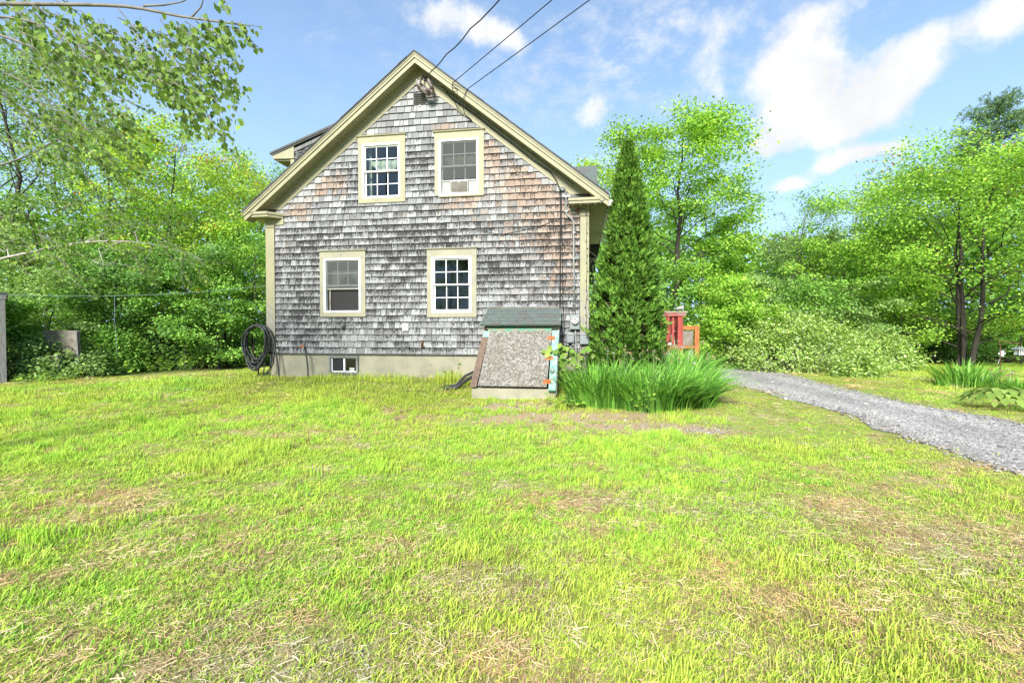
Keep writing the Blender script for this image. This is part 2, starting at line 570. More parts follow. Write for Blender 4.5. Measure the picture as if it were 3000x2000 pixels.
M['shed'] = simple('silvered_shed_board', (0.20, 0.20, 0.19), (0.12, 0.12, 0.115), 0.9, 10, (4, 4, 0.4))
M['panel'] = simple('bare_sheet_panel', (0.22, 0.195, 0.16), (0.14, 0.12, 0.098), 0.9, 4)
M['twine'] = simple('pale_line', (0.18, 0.24, 0.24), (0.10, 0.17, 0.19), 0.7)


def foil_mat():
    m, t, bs, o = new_mat('crumpled_clear_plastic')
    tc = t.new('ShaderNodeTexCoord').outputs['Object']
    n = t.noise(tc, 9, 3, 0.5)
    t.set(bs.inputs['Base Color'], t.mix(t.ramp(n, 0.4, 0.6), (0.26, 0.22, 0.19), (0.05, 0.03, 0.02)))
    bs.inputs['Roughness'].default_value = 0.22
    bs.inputs['Metallic'].default_value = 0.35
    t.set(bs.inputs['Normal'], t.bump(n, 0.5, 0.02))
    return m


def osb_mat():
    m, t, bs, o = new_mat('weathered_strand_board')
    tc = t.new('ShaderNodeTexCoord').outputs['Object']
    v = t.new('ShaderNodeTexVoronoi'); t.set(v.inputs['Vector'], t.vmath('ADD', t.scaled(tc, (1, 1, 1)), t.vmath('SCALE', t.new('ShaderNodeTexNoise').outputs['Color'], scale=0.05)))
    v.inputs['Scale'].default_value = 42
    h = t.new('ShaderNodeSeparateColor'); t.l.new(v.outputs['Color'], h.inputs[0])
    c = t.mix(t.ramp(h.outputs[0], 0.2, 0.8), (0.105, 0.09, 0.072), (0.26, 0.248, 0.226))
    c = t.mix(t.ramp(h.outputs[1], 0.66, 0.95, 0, 0.7), c, (0.09, 0.072, 0.06))
    n = t.noise(tc, 4, 6, 0.68)
    c = t.mix(t.ramp(n, 0.42, 0.72, 0, 0.7), c, (0.125, 0.112, 0.075))
    t.set(bs.inputs['Base Color'], c)
    bs.inputs['Roughness'].default_value = 0.85
    t.set(bs.inputs['Normal'], t.bump(h.outputs[2], 0.4, 0.004))
    return m


def glass_mat():
    m, t, bs, o = new_mat('window_glass')
    g = t.new('ShaderNodeBsdfGlossy'); g.inputs['Roughness'].default_value = 0.02
    tr = t.new('ShaderNodeBsdfTransparent'); tr.inputs[0].default_value = (0.90, 0.93, 0.90, 1)
    fr = t.new('ShaderNodeFresnel'); fr.inputs[0].default_value = 1.5
    mx = t.new('ShaderNodeMixShader')
    t.set(mx.inputs[0], t.math('ADD', t.math('MULTIPLY', fr.outputs[0], 1.05), 0.0, clamp=True))
    t.l.new(tr.outputs[0], mx.inputs[1]); t.l.new(g.outputs[0], mx.inputs[2]); t.l.new(mx.outputs[0], o.inputs[0])
    return m


def ground_mat():
    m, t, bs, o = new_mat('lawn_soil')
    tc = t.new('ShaderNodeTexCoord').outputs['Object']
    a = t.new('ShaderNodeAttribute', attribute_name='Col').outputs['Color']
    n = t.noise(tc, 26, 6, 0.7)
    n2 = t.noise(tc, 140, 3, 0.7)
    c = t.mix(t.ramp(n, 0.3, 0.75, 0, 0.45), a, t.vmath('SCALE', a, scale=0.55))
    c = t.mix(t.ramp(n2, 0.45, 0.75, 0, 0.5), c, t.vmath('SCALE', a, scale=1.25))
    t.set(bs.inputs['Base Color'], c)
    bs.inputs['Roughness'].default_value = 0.95
    bs.inputs['Specular IOR Level'].default_value = 0.1
    t.set(bs.inputs['Normal'], t.bump(t.math('ADD', n, n2), 0.6, 0.03))
    return m


def gravel_mat():
    m, t, bs, o = new_mat('driveway_gravel')
    tc = t.new('ShaderNodeTexCoord').outputs['Object']
    a = t.new('ShaderNodeAttribute', attribute_name='Col').outputs['Color']
    v = t.new('ShaderNodeTexVoronoi'); t.set(v.inputs['Vector'], tc); v.inputs['Scale'].default_value = 42
    h = t.new('ShaderNodeSeparateColor'); t.l.new(v.outputs['Color'], h.inputs[0])
    n = t.noise(tc, 5, 6, 0.65)
    c = t.mix(t.ramp(h.outputs[0], 0.1, 0.9), t.vmath('SCALE', a, scale=0.55), t.vmath('SCALE', a, scale=1.45))
    c = t.mix(t.ramp(n, 0.45, 0.7, 0, 0.4), c, t.vmath('SCALE', a, scale=0.6))
    t.set(bs.inputs['Base Color'], c)
    bs.inputs['Roughness'].default_value = 0.95
    t.set(bs.inputs['Normal'], t.bump(v.outputs['Distance'], 0.7, 0.02))
    return m


def mesh_screen():
    m, t, bs, o = new_mat('grey_mesh_screen')
    tr = t.new('ShaderNodeBsdfTransparent'); df = t.new('ShaderNodeBsdfDiffuse'); df.inputs[0].default_value = (.11, .115, .11, 1)
    mx = t.new('ShaderNodeMixShader'); mx.inputs[0].default_value = .42
    t.l.new(tr.outputs[0], mx.inputs[1]); t.l.new(df.outputs[0], mx.inputs[2]); t.l.new(mx.outputs[0], o.inputs[0])
    return m


M['mesh'] = mesh_screen()
M['foil'] = foil_mat()
M['osb'] = osb_mat()
M['glass'] = glass_mat()
M['ground'] = ground_mat()
M['gravel'] = gravel_mat()

# ------------------------------------------------------------------ ground and driveway
near_px = [(2128, 1120), (2160, 1130), (2250, 1150), (2400, 1188), (2500, 1215), (2620, 1270), (2740, 1315), (3000, 1390)]
far_px = [(2124, 1061), (2180, 1070), (2252, 1087), (2412, 1126), (2552, 1161), (2700, 1192), (2853, 1217), (3000, 1246)]
NEAR = np.array([on_ground(*p)[:2] for p in near_px])
FAR = np.array([on_ground(*p)[:2] for p in far_px])
NEAR = np.vstack([[9.0, 23.5], [6.8, 18.0], [5.6, 14.0], NEAR, [4.9, 3.2], [5.2, 0.5], [5.8, -8]])
FAR = np.vstack([[12.2, 25.5], FAR, [7.3, 4.5], [7.7, 1.0], [8.3, -8]])


def resample(P, n):
    d = np.r_[0, np.cumsum(np.linalg.norm(np.diff(P, axis=0), axis=1))]
    s = np.linspace(0, d[-1], n)
    return np.stack([np.interp(s, d, P[:, 0]), np.interp(s, d, P[:, 1])], 1)


def smooth(P, k=6):
    for _ in range(k):
        P[1:-1] = 0.25 * P[:-2] + 0.5 * P[1:-1] + 0.25 * P[2:]
    return P


NR, FR = smooth(resample(NEAR, 90)), smooth(resample(FAR, 90))
wd_ = (FR - NR) * 0.04
NR, FR = NR - wd_, FR + wd_


def drive_side(x, y):
    """signed: > 0 inside the driveway (metres to its nearer edge, roughly)"""
    x, y = np.asarray(x, float), np.asarray(y, float)
    o = np.argsort(NR[:, 1]); xn = np.interp(y, NR[o, 1], NR[o, 0])
    o = np.argsort(FR[:, 1]); xf = np.interp(y, FR[o, 1], FR[o, 0])
    return np.minimum(x - xn, xf - x) * 0.8


BARE = [(*on_ground(1660, 1222)[:2], 2.0, 0.42), (*on_ground(1880, 1250)[:2], 1.1, 0.3), (*on_ground(2060, 1262)[:2], 0.5, 0.2), (*on_ground(1500, 1190)[:2], 0.8, 0.35)]


def bare_mask(x, y):
    m = 0
    for bx, by, sx, sy in BARE:
        m = np.maximum(m, np.exp(-(((x - bx) / sx) ** 2 + ((y - by) / sy) ** 2)))
    return m


def straw_mask(x, y):
    n = fbm(x * 1.5, y * 1.9, 5, 5)
    n2 = fbm(x * 4.2, y * 5.0, 31, 4)
    near = np.clip((5.2 - y) / 4.0, 0, 1)
    m = np.clip((n * 0.6 + n2 * 0.4 - 0.53 - 0.03 * np.clip((y - 4.5) / 2, 0, 1) + 0.07 * near) / 0.16, 0, 1)
    for bx, by, sx, sy, w_ in ((2.9, 3.1, .8, .55, .9), (1.6, 2.3, .7, .3, .8), (2.6, 2.0, .7, .3, .8), (-1.5, 2.0, 1.0, .3, .9), (-1.9, 3.0, .8, .35, .7), (0.5, 3.9, .6, .3, .7), (-.1, 2.5, .4, .25, .7), (-10, 12.5, 2.6, .7, .5)):
        m = np.maximum(m, w_ * np.exp(-(((x - bx) / sx) ** 2 + ((y - by) / sy) ** 2)) * np.clip(n2 * 2.2, 0, 1.2))
    return np.clip(m, 0, 1)


xs = np.unique(np.concatenate([np.linspace(-400, -40, 10), np.linspace(-40, -16, 25), np.arange(-16, 22, 0.16), np.linspace(22, 46, 25), np.linspace(46, 400, 10)]))
ys = np.unique(np.concatenate([np.linspace(-400, -30, 9), np.linspace(-30, -2, 20), np.arange(-2, 21, 0.14), np.linspace(21, 46, 25), np.linspace(46, 500, 10)]))
GX, GY = np.meshgrid(xs, ys)
gx, gy = GX.ravel(), GY.ravel()
gz = ground_h(gx, gy)
st, br_ = straw_mask(gx, gy), bare_mask(gx, gy)
gcol = np.array([0.27, 0.30, 0.085]) * (0.8 + 0.5 * fbm(gx * .8, gy * .8, 3))[:, None]
gcol = gcol + st[:, None] * 0.8 * (np.array([0.50, 0.385, 0.23]) - gcol)
gcol = gcol + np.clip(br_ * 1.5, 0, 1)[:, None] * (np.array([0.42, 0.31, 0.18]) - gcol)
wood = np.clip((np.abs(gx + 0) - 0) * 0, 0, 1)
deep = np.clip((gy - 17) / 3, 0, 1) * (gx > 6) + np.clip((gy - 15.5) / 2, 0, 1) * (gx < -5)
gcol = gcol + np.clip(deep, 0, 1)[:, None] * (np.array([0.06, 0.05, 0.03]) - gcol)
nx, ny = len(xs), len(ys)
ii = np.arange(nx * ny).reshape(ny, nx)
gf = np.stack([ii[:-1, :-1], ii[:-1, 1:], ii[1:, 1:], ii[1:, :-1]], -1).reshape(-1, 4)
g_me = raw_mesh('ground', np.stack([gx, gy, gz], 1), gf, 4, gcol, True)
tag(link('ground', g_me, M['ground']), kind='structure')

# gravel driveway: a sheet a few millimetres above the ground
K = 17
tt = np.linspace(0, 1, K)
DXY = NR[:, None, :] * (1 - tt)[None, :, None] + FR[:, None, :] * tt[None, :, None]
jit = (fbm(DXY[..., 0] * 1.7, DXY[..., 1] * 1.7, 77) - 0.5) * 0.5
dirv = (FR - NR) / np.linalg.norm(FR - NR, axis=1)[:, None]
DXY[:, 0] += dirv * jit[:, :1] * 1.3
DXY[:, -1] += dirv * jit[:, -1:] * 0.8
dz = ground_h(DXY[..., 0], DXY[..., 1]) + 0.012 + 0.012 * np.sin(tt * math.pi)[None]
dn = fbm(DXY[..., 0] * 1.3, DXY[..., 1] * 0.8, 12)
dcol = np.array([0.31, 0.288, 0.27])[None, None] * (0.75 + 0.5 * dn)[..., None]
mid = (np.exp(-((tt - 0.27) / 0.11) ** 2) + np.exp(-((tt - 0.74) / 0.11) ** 2))[None, :, None]
dcol = dcol * (.88 + 0.26 * mid)
jj = np.arange(90 * K).reshape(90, K)
df = np.stack([jj[:-1, :-1], jj[:-1, 1:], jj[1:, 1:], jj[1:, :-1]], -1).reshape(-1, 4)
d_me = raw_mesh('driveway', np.concatenate([DXY, dz[..., None]], -1).reshape(-1, 3), df, 4, dcol.reshape(-1, 3), True)
tag(link('driveway', d_me, M['gravel']), kind='structure')

# ------------------------------------------------------------------ the house
WID, DEP = 7.48, 8.4
APEX_U, APEX_Z, SL = 3.77, 7.05, 0.79
EL, ER = -0.33, 7.87
ATT = math.cos(math.atan(SL))


def roof_z(u, off=0.0):
    return APEX_Z - SL * abs(u - APEX_U) - off


house = empty('house', HW(0, 0, 0), 'old two storey house with grey weathered shingles, cream trim and a steep gable', 'house', -THETA)

WINS = {  # vinyl frame: u0, u1, v0, v1
    'UL': (2.425, 3.325, 4.025, 5.245), 'UR': (4.22, 5.115, 4.015, 5.235),
    'LL': (1.47, 2.37, 1.468, 2.70), 'LR': (4.037, 4.947, 1.446, 2.682)}
BASE_W = (1.60, 2.235, 0.10, 0.435)

# wall backing with real openings
mb = MB()
T = 0.16


def wall_strip(u0, u1, vlo, vhi):
    mb.box(u0, u1, 0.0, T, vlo, vhi)


cuts_u = sorted({0.02, WID - 0.02} | {round(x, 4) for a in WINS.values() for x in a[:2]})
for a, b in zip(cuts_u[:-1], cuts_u[1:]):
    mid_u = (a + b) / 2
    holes = sorted([(w_[2], w_[3]) for w_ in WINS.values() if w_[0] - 1e-3 < mid_u < w_[1] + 1e-3])
    lo = 0.50
    for h0, h1 in holes:
        wall_strip(a, b, lo, h0); lo = h1
    za, zb = roof_z(a, 0.25), roof_z(b, 0.25)
    if a < APEX_U < b:
        pts = [(a, lo), (b, lo), (b, zb), (APEX_U, roof_z(APEX_U, 0.25)), (a, za)]
    else:
        pts = [(a, lo), (b, lo), (b, zb), (a, za)]
    mb.prism(pts, 0.0, T)
mb.box(0.02, 0.16, T, DEP, 0.5, 3.7)
mb.box(WID - 0.16, WID - 0.02, T, DEP, 0.5, 3.7)
mb.prism([(0.02, 0.5), (WID - .02, 0.5), (WID - .02, roof_z(WID, .25)), (APEX_U, roof_z(APEX_U, .25)), (0.02, roof_z(0.02, .25))], DEP, DEP + T)
wall = mb.build('wall', M['backing'], house)

# wall shingles, clipped to the gable
rs = random.Random(4)


def clip(poly, a, b, c):
    out_ = []
    for i in range(len(poly)):
        p, q = poly[i], poly[(i + 1) % len(poly)]
        dp, dq = a * p[0] + b * p[1] - c, a * q[0] + b * q[1] - c
        if dp <= 0: out_.append(p)
        if (dp < 0 < dq) or (dq < 0 < dp):
            k = dp / (dp - dq)
            out_.append((p[0] + (q[0] - p[0]) * k, p[1] + (q[1] - p[1]) * k))
    return out_


EXPO, V0 = 0.145, 0.53
BH0, BH1 = 5.30, 6.86         # where the cellar bulkhead meets the wall
shingles = []
k = 0
while True:
    v0 = V0 + EXPO * k
    v1 = v0 + EXPO
    if v0 > 6.55: break
    uL, uR = 0.236, 7.292
    blocks = []
    for w_ in WINS.values():
        if v0 < w_[3] and v1 > w_[2]:
            blocks.append((w_[0] - 0.02, w_[1] + 0.02, w_[2], w_[3]))
    if v0 < 6.30 and v1 > 6.035: blocks.append((3.63, 3.94, 6.035, 6.30))
    if v0 < 1.50: blocks.append((BH0 + 0.06, BH1 - 0.06, -1, 1.45))
    spans = [(uL, uR, None)]
    for bl in sorted(blocks):
        a, b, _ = spans.pop()
        spans += [(a, bl[0], None), (bl[0], bl[1], bl), (bl[1], b, None)]
    for a, b, bl in spans:
        u = a
        while u < b - 1e-4:
            wdt = min(rs.choice((.075, .09, .105, .12, .135, .15, .165, .185, .20)) * rs.uniform(.9, 1.15), b - u)
            if b - u - wdt < 0.045: wdt = b - u
            lo = v0 + rs.uniform(-.004, .004) - (0.012 if rs.random() < .04 else 0)
            hi = v1 + 0.004
            if bl is not None:
                if lo < bl[2] < hi: hi = bl[2]
                elif lo < bl[3] < hi: lo = bl[3]
                else: u += wdt; continue
            g = rs.uniform(.002, .006)
            poly = [(u + g, lo), (u + wdt - g, lo + rs.uniform(-.002, .002)), (u + wdt - g, hi), (u + g, hi)]
            # under the sloping frieze boards
            cc = APEX_Z - 0.44
            poly = clip(poly, -SL, 1.0, cc - SL * APEX_U)
            if len(poly) >= 3: poly = clip(poly, SL, 1.0, cc + SL * APEX_U)
            if len(poly) >= 3 and wdt > 0.02:
                uc, vc = u + wdt / 2, (lo + hi) / 2
                tan = 0.0
                for tu, tv, su, sv_, tw in ((6.75, 3.6, .6, .8, .75), (6.0, 4.3, .6, .45, .7), (6.95, 2.6, .35, .8, .5), (1.55, 4.4, .6, .35, .62), (.75, 3.85, .5, .25, .55),
                                            (4.7, 3.88, .5, .09, .8), (5.4, 4.9, .25, .5, .7), (4.4, 5.5, .4, .08, .6), (3.4, 3.6, 2.0, .25, .16), (6.2, 1.9, .9, .4, .2), (5.6, 3.1, 1.2, .7, .22), (.5, 3.1, .4, .25, .3)):
                    tan += tw * math.exp(-((uc - tu) / su) ** 2 - ((vc - tv) / sv_) ** 2)
                rim = APEX_Z - 0.48 - SL * abs(uc - APEX_U) - vc
                tan *= min(1, max(0, rim / .28)); tan = max(0, min(1, 1.2 * tan * rs.uniform(.5, 1.35) + (tan > .1) * rs.uniform(-.15, .1)))
                dirt = 0.50 + 0.2 * (float(fbm(uc * .9, vc * 1.3, 9)) - .5) * 2 + (0.10 if vc < 3.4 else 0)
                dirt -= 0.40 * max(0, min(1, (vc - 5.15) / .35)) * (0.55 if uc > 4.2 and vc < 5.8 else 1)
                dirt -= 0.22 * max(0, 1 - rim / .30)
                dirt -= 0.12 * max(0, min(1, (1.35 - vc) / .4))
                dirt += rs.uniform(-.13, .13)
                shingles.append((wdt, poly, v0, min(1, tan), rs.random(), min(1, max(0, dirt))))
            u += wdt
    k += 1


def shingle_geo(poly, v0, tilt):
    n = len(poly)
    fr, bk = [], []
    for u, v in poly:
        f = 1 - (v - v0) / EXPO
        fr.append((u, -(0.006 + 0.027 * f + tilt), v)); bk.append((u, -0.001, v))
    faces = [tuple(range(n))] + [(i, n + i, n + (i + 1) % n, (i + 1) % n) for i in range(n)]
    return fr + bk, faces


order = sorted(range(len(shingles)), key=lambda i: -shingles[i][0] * (len(shingles[i][1]) == 4) * (1 + 0.04 * shingles[i][1][0][0]))
big = set(order[:290])
sv_, sf_, sc_ = [], [], []
for i, (wdt, poly, v0, tan, rnd, dirt) in enumerate(shingles):
    vs, fs = shingle_geo(poly, v0, rs.uniform(-.002, .005))
    if i in big:
        me = bpy.data.meshes.new('shingle')
        me.from_pydata(vs, [], fs)
        a = me.color_attributes.new('Col', 'FLOAT_COLOR', 'POINT')
        a.data.foreach_set('color', [tan, rnd, dirt, 1.0] * len(vs))
        link('shingle', me, M['shingle'], wall)
    else:
        b = len(sv_)
        sv_ += vs; sf_ += [tuple(b + j for j in f) for f in fs]; sc_ += [tan, rnd, dirt, 1.0] * len(vs)
me = bpy.data.meshes.new('smaller_shingles')
me.from_pydata(sv_, [], sf_)
a = me.color_attributes.new('Col', 'FLOAT_COLOR', 'POINT'); a.data.foreach_set('color', sc_)
tag(link('smaller_shingles', me, M['shingle'], wall), kind='stuff')

mb = MB()
for k_ in range(21):
    z = .53 + EXPO * k_
    mb.prism([(z, 7.470 + .025), (z + EXPO + .004, 7.470 + .012), (z + EXPO + .004, 7.466), (z, 7.466)], .13, DEP - .01, 'y') if False else mb.obox((7.478, (DEP + .13) / 2, z + EXPO / 2), (0, 1, 0), (-.1, 0, 1), (1, 0, .1), DEP - .13, EXPO + .01, .012)
mb.build('side_siding', M['lifted_cream'], house)  # side cladding coloured bright to bounce light up to the soffit

# foundation with the cellar window opening
mb = MB()
b0, b1, c0, c1 = BASE_W
for (a, b, lo, hi) in ((0.055, b0, -.9, .535), (b0, b1, -.9, c0), (b0, b1, c1, .535), (b1, WID - .05, -.9, .535)):
    mb.box(a, b, 0.03, 0.25, lo, hi)
mb.box(0.055, 0.25, 0.25, DEP, -.9, .53); mb.box(WID - .25, WID - .05, 0.25, DEP, -.9, .53)
mb.build('foundation', M['concrete'], house)
mb = MB()
mb.box(0.16, WID - .16, 0.25, DEP, 0.53, 0.62); mb.box(0.16, WID - .16, T, DEP, 3.25, 3.4)
mb.box(0.16, WID - .16, 2.6, 2.7, 0.62, 3.25); mb.box(0.9, WID - .9, 2.6, 2.7, 3.4, 5.6)
mb.box(0.3, WID - .3, 1.6, 1.7, -.8, .53)
mb.build('inner_wall', M['interior'], house)
MB().box(0.22, 7.31, -0.012, 0.028, 0.505, 0.532).build('drip_board', M['grey_wood'], house)

# roof slabs, rake trim, soffits
def rake_band(mb_, o_top, o_bot, d0, d1, ue_l=EL, ue_r=ER):
    for e in (ue_l, ue_r):
        pts = [(APEX_U, APEX_Z - o_top), (e, roof_z(e, o_top)), (e, roof_z(e, o_bot)), (APEX_U, APEX_Z - o_bot)]
        mb_.prism(pts, d0, d1)


mb = MB()
rake_band(mb, 0.0, 0.04, -0.345, DEP + 0.3, EL - .02, ER + .02)
for e, sgn in ((EL, -1), (ER, 1)):       # uneven shingle ends along the rake
    u = APEX_U
    while (u - e) * sgn < 0:
        L_ = rs.uniform(.14, .34)
        u2 = u + sgn * L_
        if (u2 - e) * sgn > 0: u2 = e
        h = rs.uniform(.004, .016)
        mb.prism([(u, roof_z(u, -h * .2)), (u2, roof_z(u2, -h)), (u2, roof_z(u2, .006)), (u, roof_z(u, .006))], -0.35 - rs.uniform(0, .012), 1.2)
        u = u2
roof = mb.build('roof', M['roofing'], house)
mb = MB(); rake_band(mb, 0.041, 0.075, -0.335, -0.30); mb.build('rake_moulding', M['trim'], house)
mb = MB(); rake_band(mb, 0.0755, 0.135, -0.322, -0.285); mb.build('rake_moulding', M['trim'], house)
mb = MB(); rake_band(mb, 0.1355, 0.245, -0.300, -0.270); mb.build('rake_board', M['trim'], house)
mb = MB(); rake_band(mb, 0.205, 0.225, -0.27, 0.0); mb.build('soffit', M['trim'], house)
mb = MB()
for e in (0.05, WID - 0.05):
    pts = [(APEX_U, APEX_Z - .226), (e, roof_z(e, .226)), (e + (0.33 if e < 1 else -.33), roof_z(e + (0.33 if e < 1 else -.33), .505)), (APEX_U, APEX_Z - .505)]
    mb.prism(pts, -0.036, 0.0)
mb.build('frieze_board', M['trim'], house)
mb = MB()
for e in (0.05, WID - 0.05):
    mb.prism([(APEX_U, APEX_Z - .226), (e, roof_z(e, .226)), (e, roof_z(e, .265)), (APEX_U, APEX_Z - .265)], -0.066, -0.0365)
mb.build('bed_moulding', M['trim'], house)

# corner boards with caps, eave returns
for side in (0, 1):
    u0, u1 = ((0.0, 0.225) if side == 0 else (7.297, 7.48))
    mb = MB(); mb.box(u0, u1, -0.036, 0.12, 0.56 if side == 0 else .56, 3.45, .004)
    cb = mb.build('corner_board', M['trim_low'], house)
    mb = MB(); mb.box(u0 - .012, u1 + .012, -0.052, 0.13, 3.452, 3.512, .01)
    mb.build('capital', M['trim'], cb)
    f0, f1 = ((0.0, 0.47) if side == 0 else (7.085, 7.48))
    fz0 = 3.513 if side == 0 else 3.513
    mb = MB(); mb.box(f0, f1, -0.045, 0.12, fz0, 3.655)
    mb.build('frieze_block', M['trim'], house)
    r0, r1 = ((EL + .03, 0.47) if side == 0 else (7.05, ER - .03))
    mb = MB()
    if side == 0:
        for (o_, z0, z1) in ((0.0, 3.715, 3.772), (0.025, 3.657, 3.7145)):
            a = [(r0 + o_, -0.30 + o_), (r1 - .245, -0.30 + o_), (r1 + .01 - o_, -.037), (r1 + .01 - o_, 0.0), (r0 + o_, 0.0)]
            lo = [mb.bm.verts.new((p[0], p[1], z0)) for p in a]; hi = [mb.bm.verts.new((p[0], p[1], z1)) for p in a]
            mb.bm.faces.new(lo); mb.bm.faces.new(hi[::-1])
            for i in range(5): mb.bm.faces.new((lo[i], hi[i], hi[(i + 1) % 5], lo[(i + 1) % 5]))
    else:
        mb.box(r0, r1, -0.30, 0.0, 3.715, 3.772, .004); mb.box(r0 + .015, r1 - .03, -0.28, 0.0, 3.657, 3.7145, .004)
    mb.build('eave_return', M['trim'], house)
    # eave along the side wall
    e0, e1 = ((EL + .03, 0.0) if side == 0 else (7.48, ER - .03))
    dend = 4.2 if side else DEP
    mb = MB(); mb.box(e0, e1, 0.001, dend, 3.66, 3.685); mb.build('soffit', M['lifted_cream'], house)
    mb = MB()
    fx = e0 if side == 0 else e1
    mb.box(fx - .015, fx + .015, 0.0, dend, 3.69, 3.80); mb.build('fascia', M['trim'], house)
# gutter on the right eave
mb = MB()
gp = [(7.86, 3.80), (7.945, 3.80), (7.965, 3.78), (7.945, 3.71), (7.90, 3.70), (7.86, 3.70)]
mb.prism(gp, 0.12, 4.15); mb.prism([(p[0] + (0.015 if p[0] > 7.9 else 0), p[1] + (.01 if p[1] > 3.75 else -.01)) for p in gp], 0.10, 0.24)
mb.prism([(p[0] + (0.008 if p[0] > 7.9 else 0), p[1] - .004) for p in gp], 1.8, 1.86)
mb.build('gutter', M['vinyl'], house)

# gable vent
mb = MB(); mb.box(3.625, 3.648, -.03, .0, 6.03, 6.305); mb.box(3.922, 3.945, -.03, .0, 6.03, 6.305)
vent = mb.build('gable_vent', M['grey_wood'], house)
MB().box(3.648, 3.922, -.002, .002, 6.03, 6.305).build('vent_back', M['black'], vent)
for i in range(6):
    z = 6.05 + i * .044
    MB().obox((3.785, -.018, z), (1, 0, 0), (0, .7, -.55), (0, .55, .7), .272, .034, .009).build('slat', M['grey_wood'], vent)

# windows
def window(key, label):
    u0, u1, v0, v1 = WINS[key]
    upper = key[0] == 'U'
    tm = M['trim'] if upper else M['trim_worn']
    mb = MB()                                            # vinyl frame ring
    f = 0.042
    for (a, b, c, d) in ((u0, u0 + f, v0, v1), (u1 - f, u1, v0, v1), (u0 + f, u1 - f, v1 - f, v1), (u0 + f, u1 - f, v0, v0 + f)):
        mb.box(a, b, -0.050, 0.10, c, d)
    win = mb.build('window', M['vinyl'], house)
    tag(win, label)
    hc = 0.155
    cl, cr = 0.10, 0.112
    MB().box(u0 - cl, u0 - .001, -.040, .0, v0 + .001, v1).build('side_casing', M['trim_worn'], win)
    MB().box(u1 + .001, u1 + cr, -.040, .0, v0 + .001, v1).build('side_casing', tm, win)
    MB().box(u0 - cl - .004, u1 + cr + .004, -.043, .0, v1 + .001, v1 + hc).build('head_casing', tm, win)
    MB().prism([(-.075, v1 + hc + .034), (-.07, v1 + hc + .012), (-.044, v1 + hc), (.0, v1 + hc), (.0, v1 + hc + .05)], u0 - cl - .03, u1 + cr + .03, 'x').build('head_cap', tm, win)
    if key == 'UR':
        MB().box(u0 - .01, u1 + cr, -.046, .0, v0 - .032, v0 - .001).build('sill', M['trim'], win)
    else:
        MB().box(u0 - cl, u1 + cr, -.042, .0, v0 - .098, v0 - .001).build('sill', tm, win)
    vm = (v0 + v1) / 2
    if key == 'UR': vm += 0.03
    iu0, iu1 = u0 + f, u1 - f

    def sash(lo, hi, d, rows, mat_p=M['glass']):
        r = 0.030
        mb = MB()
        for (a, b, c, e) in ((iu0, iu0 + r, lo, hi), (iu1 - r, iu1, lo, hi), (iu0 + r, iu1 - r, hi - r, hi), (iu0 + r, iu1 - r, lo, lo + r)):
            mb.box(a, b, d - .018, d + .018, c, e)
        mb.build('sash', M['vinyl'], win)
        a0, a1, e0, e1 = iu0 + r, iu1 - r, lo + r, hi - r
        nc = 3 if rows else 1
        for i in range(nc):
            for j in range(max(rows, 1)):
                MB().box(a0 + (a1 - a0) * i / nc, a0 + (a1 - a0) * (i + 1) / nc, d + .002, d + .004, e0 + (e1 - e0) * j / max(rows, 1), e0 + (e1 - e0) * (j + 1) / max(rows, 1)).build('pane', mat_p, win)
        h = .0085
        for i in (1, 2):
            if rows:
                x = a0 + (a1 - a0) * i / 3
                MB().box(x - h, x + h, d - .008, d - .001, e0, e1).build('muntin', M['vinyl'], win)
        for j in range(1, rows):
            z = e0 + (e1 - e0) * j / rows
            MB().box(a0, a1, d - .0095, d - .0015, z - h, z + h).build('muntin', M['vinyl'], win)

    sash(vm - .012, v1 - f, 0.004, 2)
    if key in ('UL', 'LR'):
        sash(v0 + f, vm + .016, 0.042, 2)
    elif key == 'UR':
        sash(v0 + .325, vm + .016, 0.042, 1)
    else:
        sash(vm - .085, vm + .016, 0.042, 0)
        MB().box(iu0, iu1, 0.06, 0.062, v0 + f, vm - .05).build('screen', M['screen'], win)
        MB().box(iu0 + .05, iu0 + .085, 0.03, 0.045, v0 + f, vm - .085).build('screen_bar', M['panel'], win)
    if key in ('UR', 'LL'):
        MB().box(iu0 + .004, iu1 - .004, -.036, -.0345, (v0 + f if key == 'UR' else vm - .07) + (.31 if key == 'UR' else 0), v1 - f - .004).build('screen', M['mesh'], win)
    return win


window('UL', 'upper left window with a pale swag curtain')
window('UR', 'upper right window holding an air conditioner')
window('LL', 'lower left window with raised sash and dark screen')
window('LR', 'lower right window with twelve dark panes')

# cellar window
mb = MB()
for (a, b, c, d) in ((b0 - .045, b0, c0 - .05, c1 + .04), (b1, b1 + .045, c0 - .05, c1 + .04), (b0, b1, c1, c1 + .04), (b0, b1, c0 - .05, c0)):
    mb.box(a, b, -.005, .05, c, d)
cw = mb.build('cellar_window', M['grey_wood'], house)
mb = MB()
um = (b0 + b1) / 2
for (a, b, c, d) in ((b0, b0 + .025, c0, c1), (b1 - .025, b1, c0, c1), (um - .02, um + .02, c0, c1), (b0, b1, c1 - .022, c1), (b0, b1, c0, c0 + .022)):
    mb.box(a, b, .035, .07, c, d)
mb.build('sash', M['vinyl'], cw)
MB().box(b0 + .02, um - .01, .055, .058, c0, c1).build('pane', M['screen'], cw)
MB().box(um + .01, b1 - .02, .052, .055, c0, c1).build('pane', M['glass'], cw)
MB().box(um + .12, um + .24, .0495, .0515, c0 + .02, c0 + .10).build('sticker', M['dial'], cw)

# small fittings on the wall
def hbuild(shape, name, mat_, parent=house):
    return shape.build(name, mat_, parent)


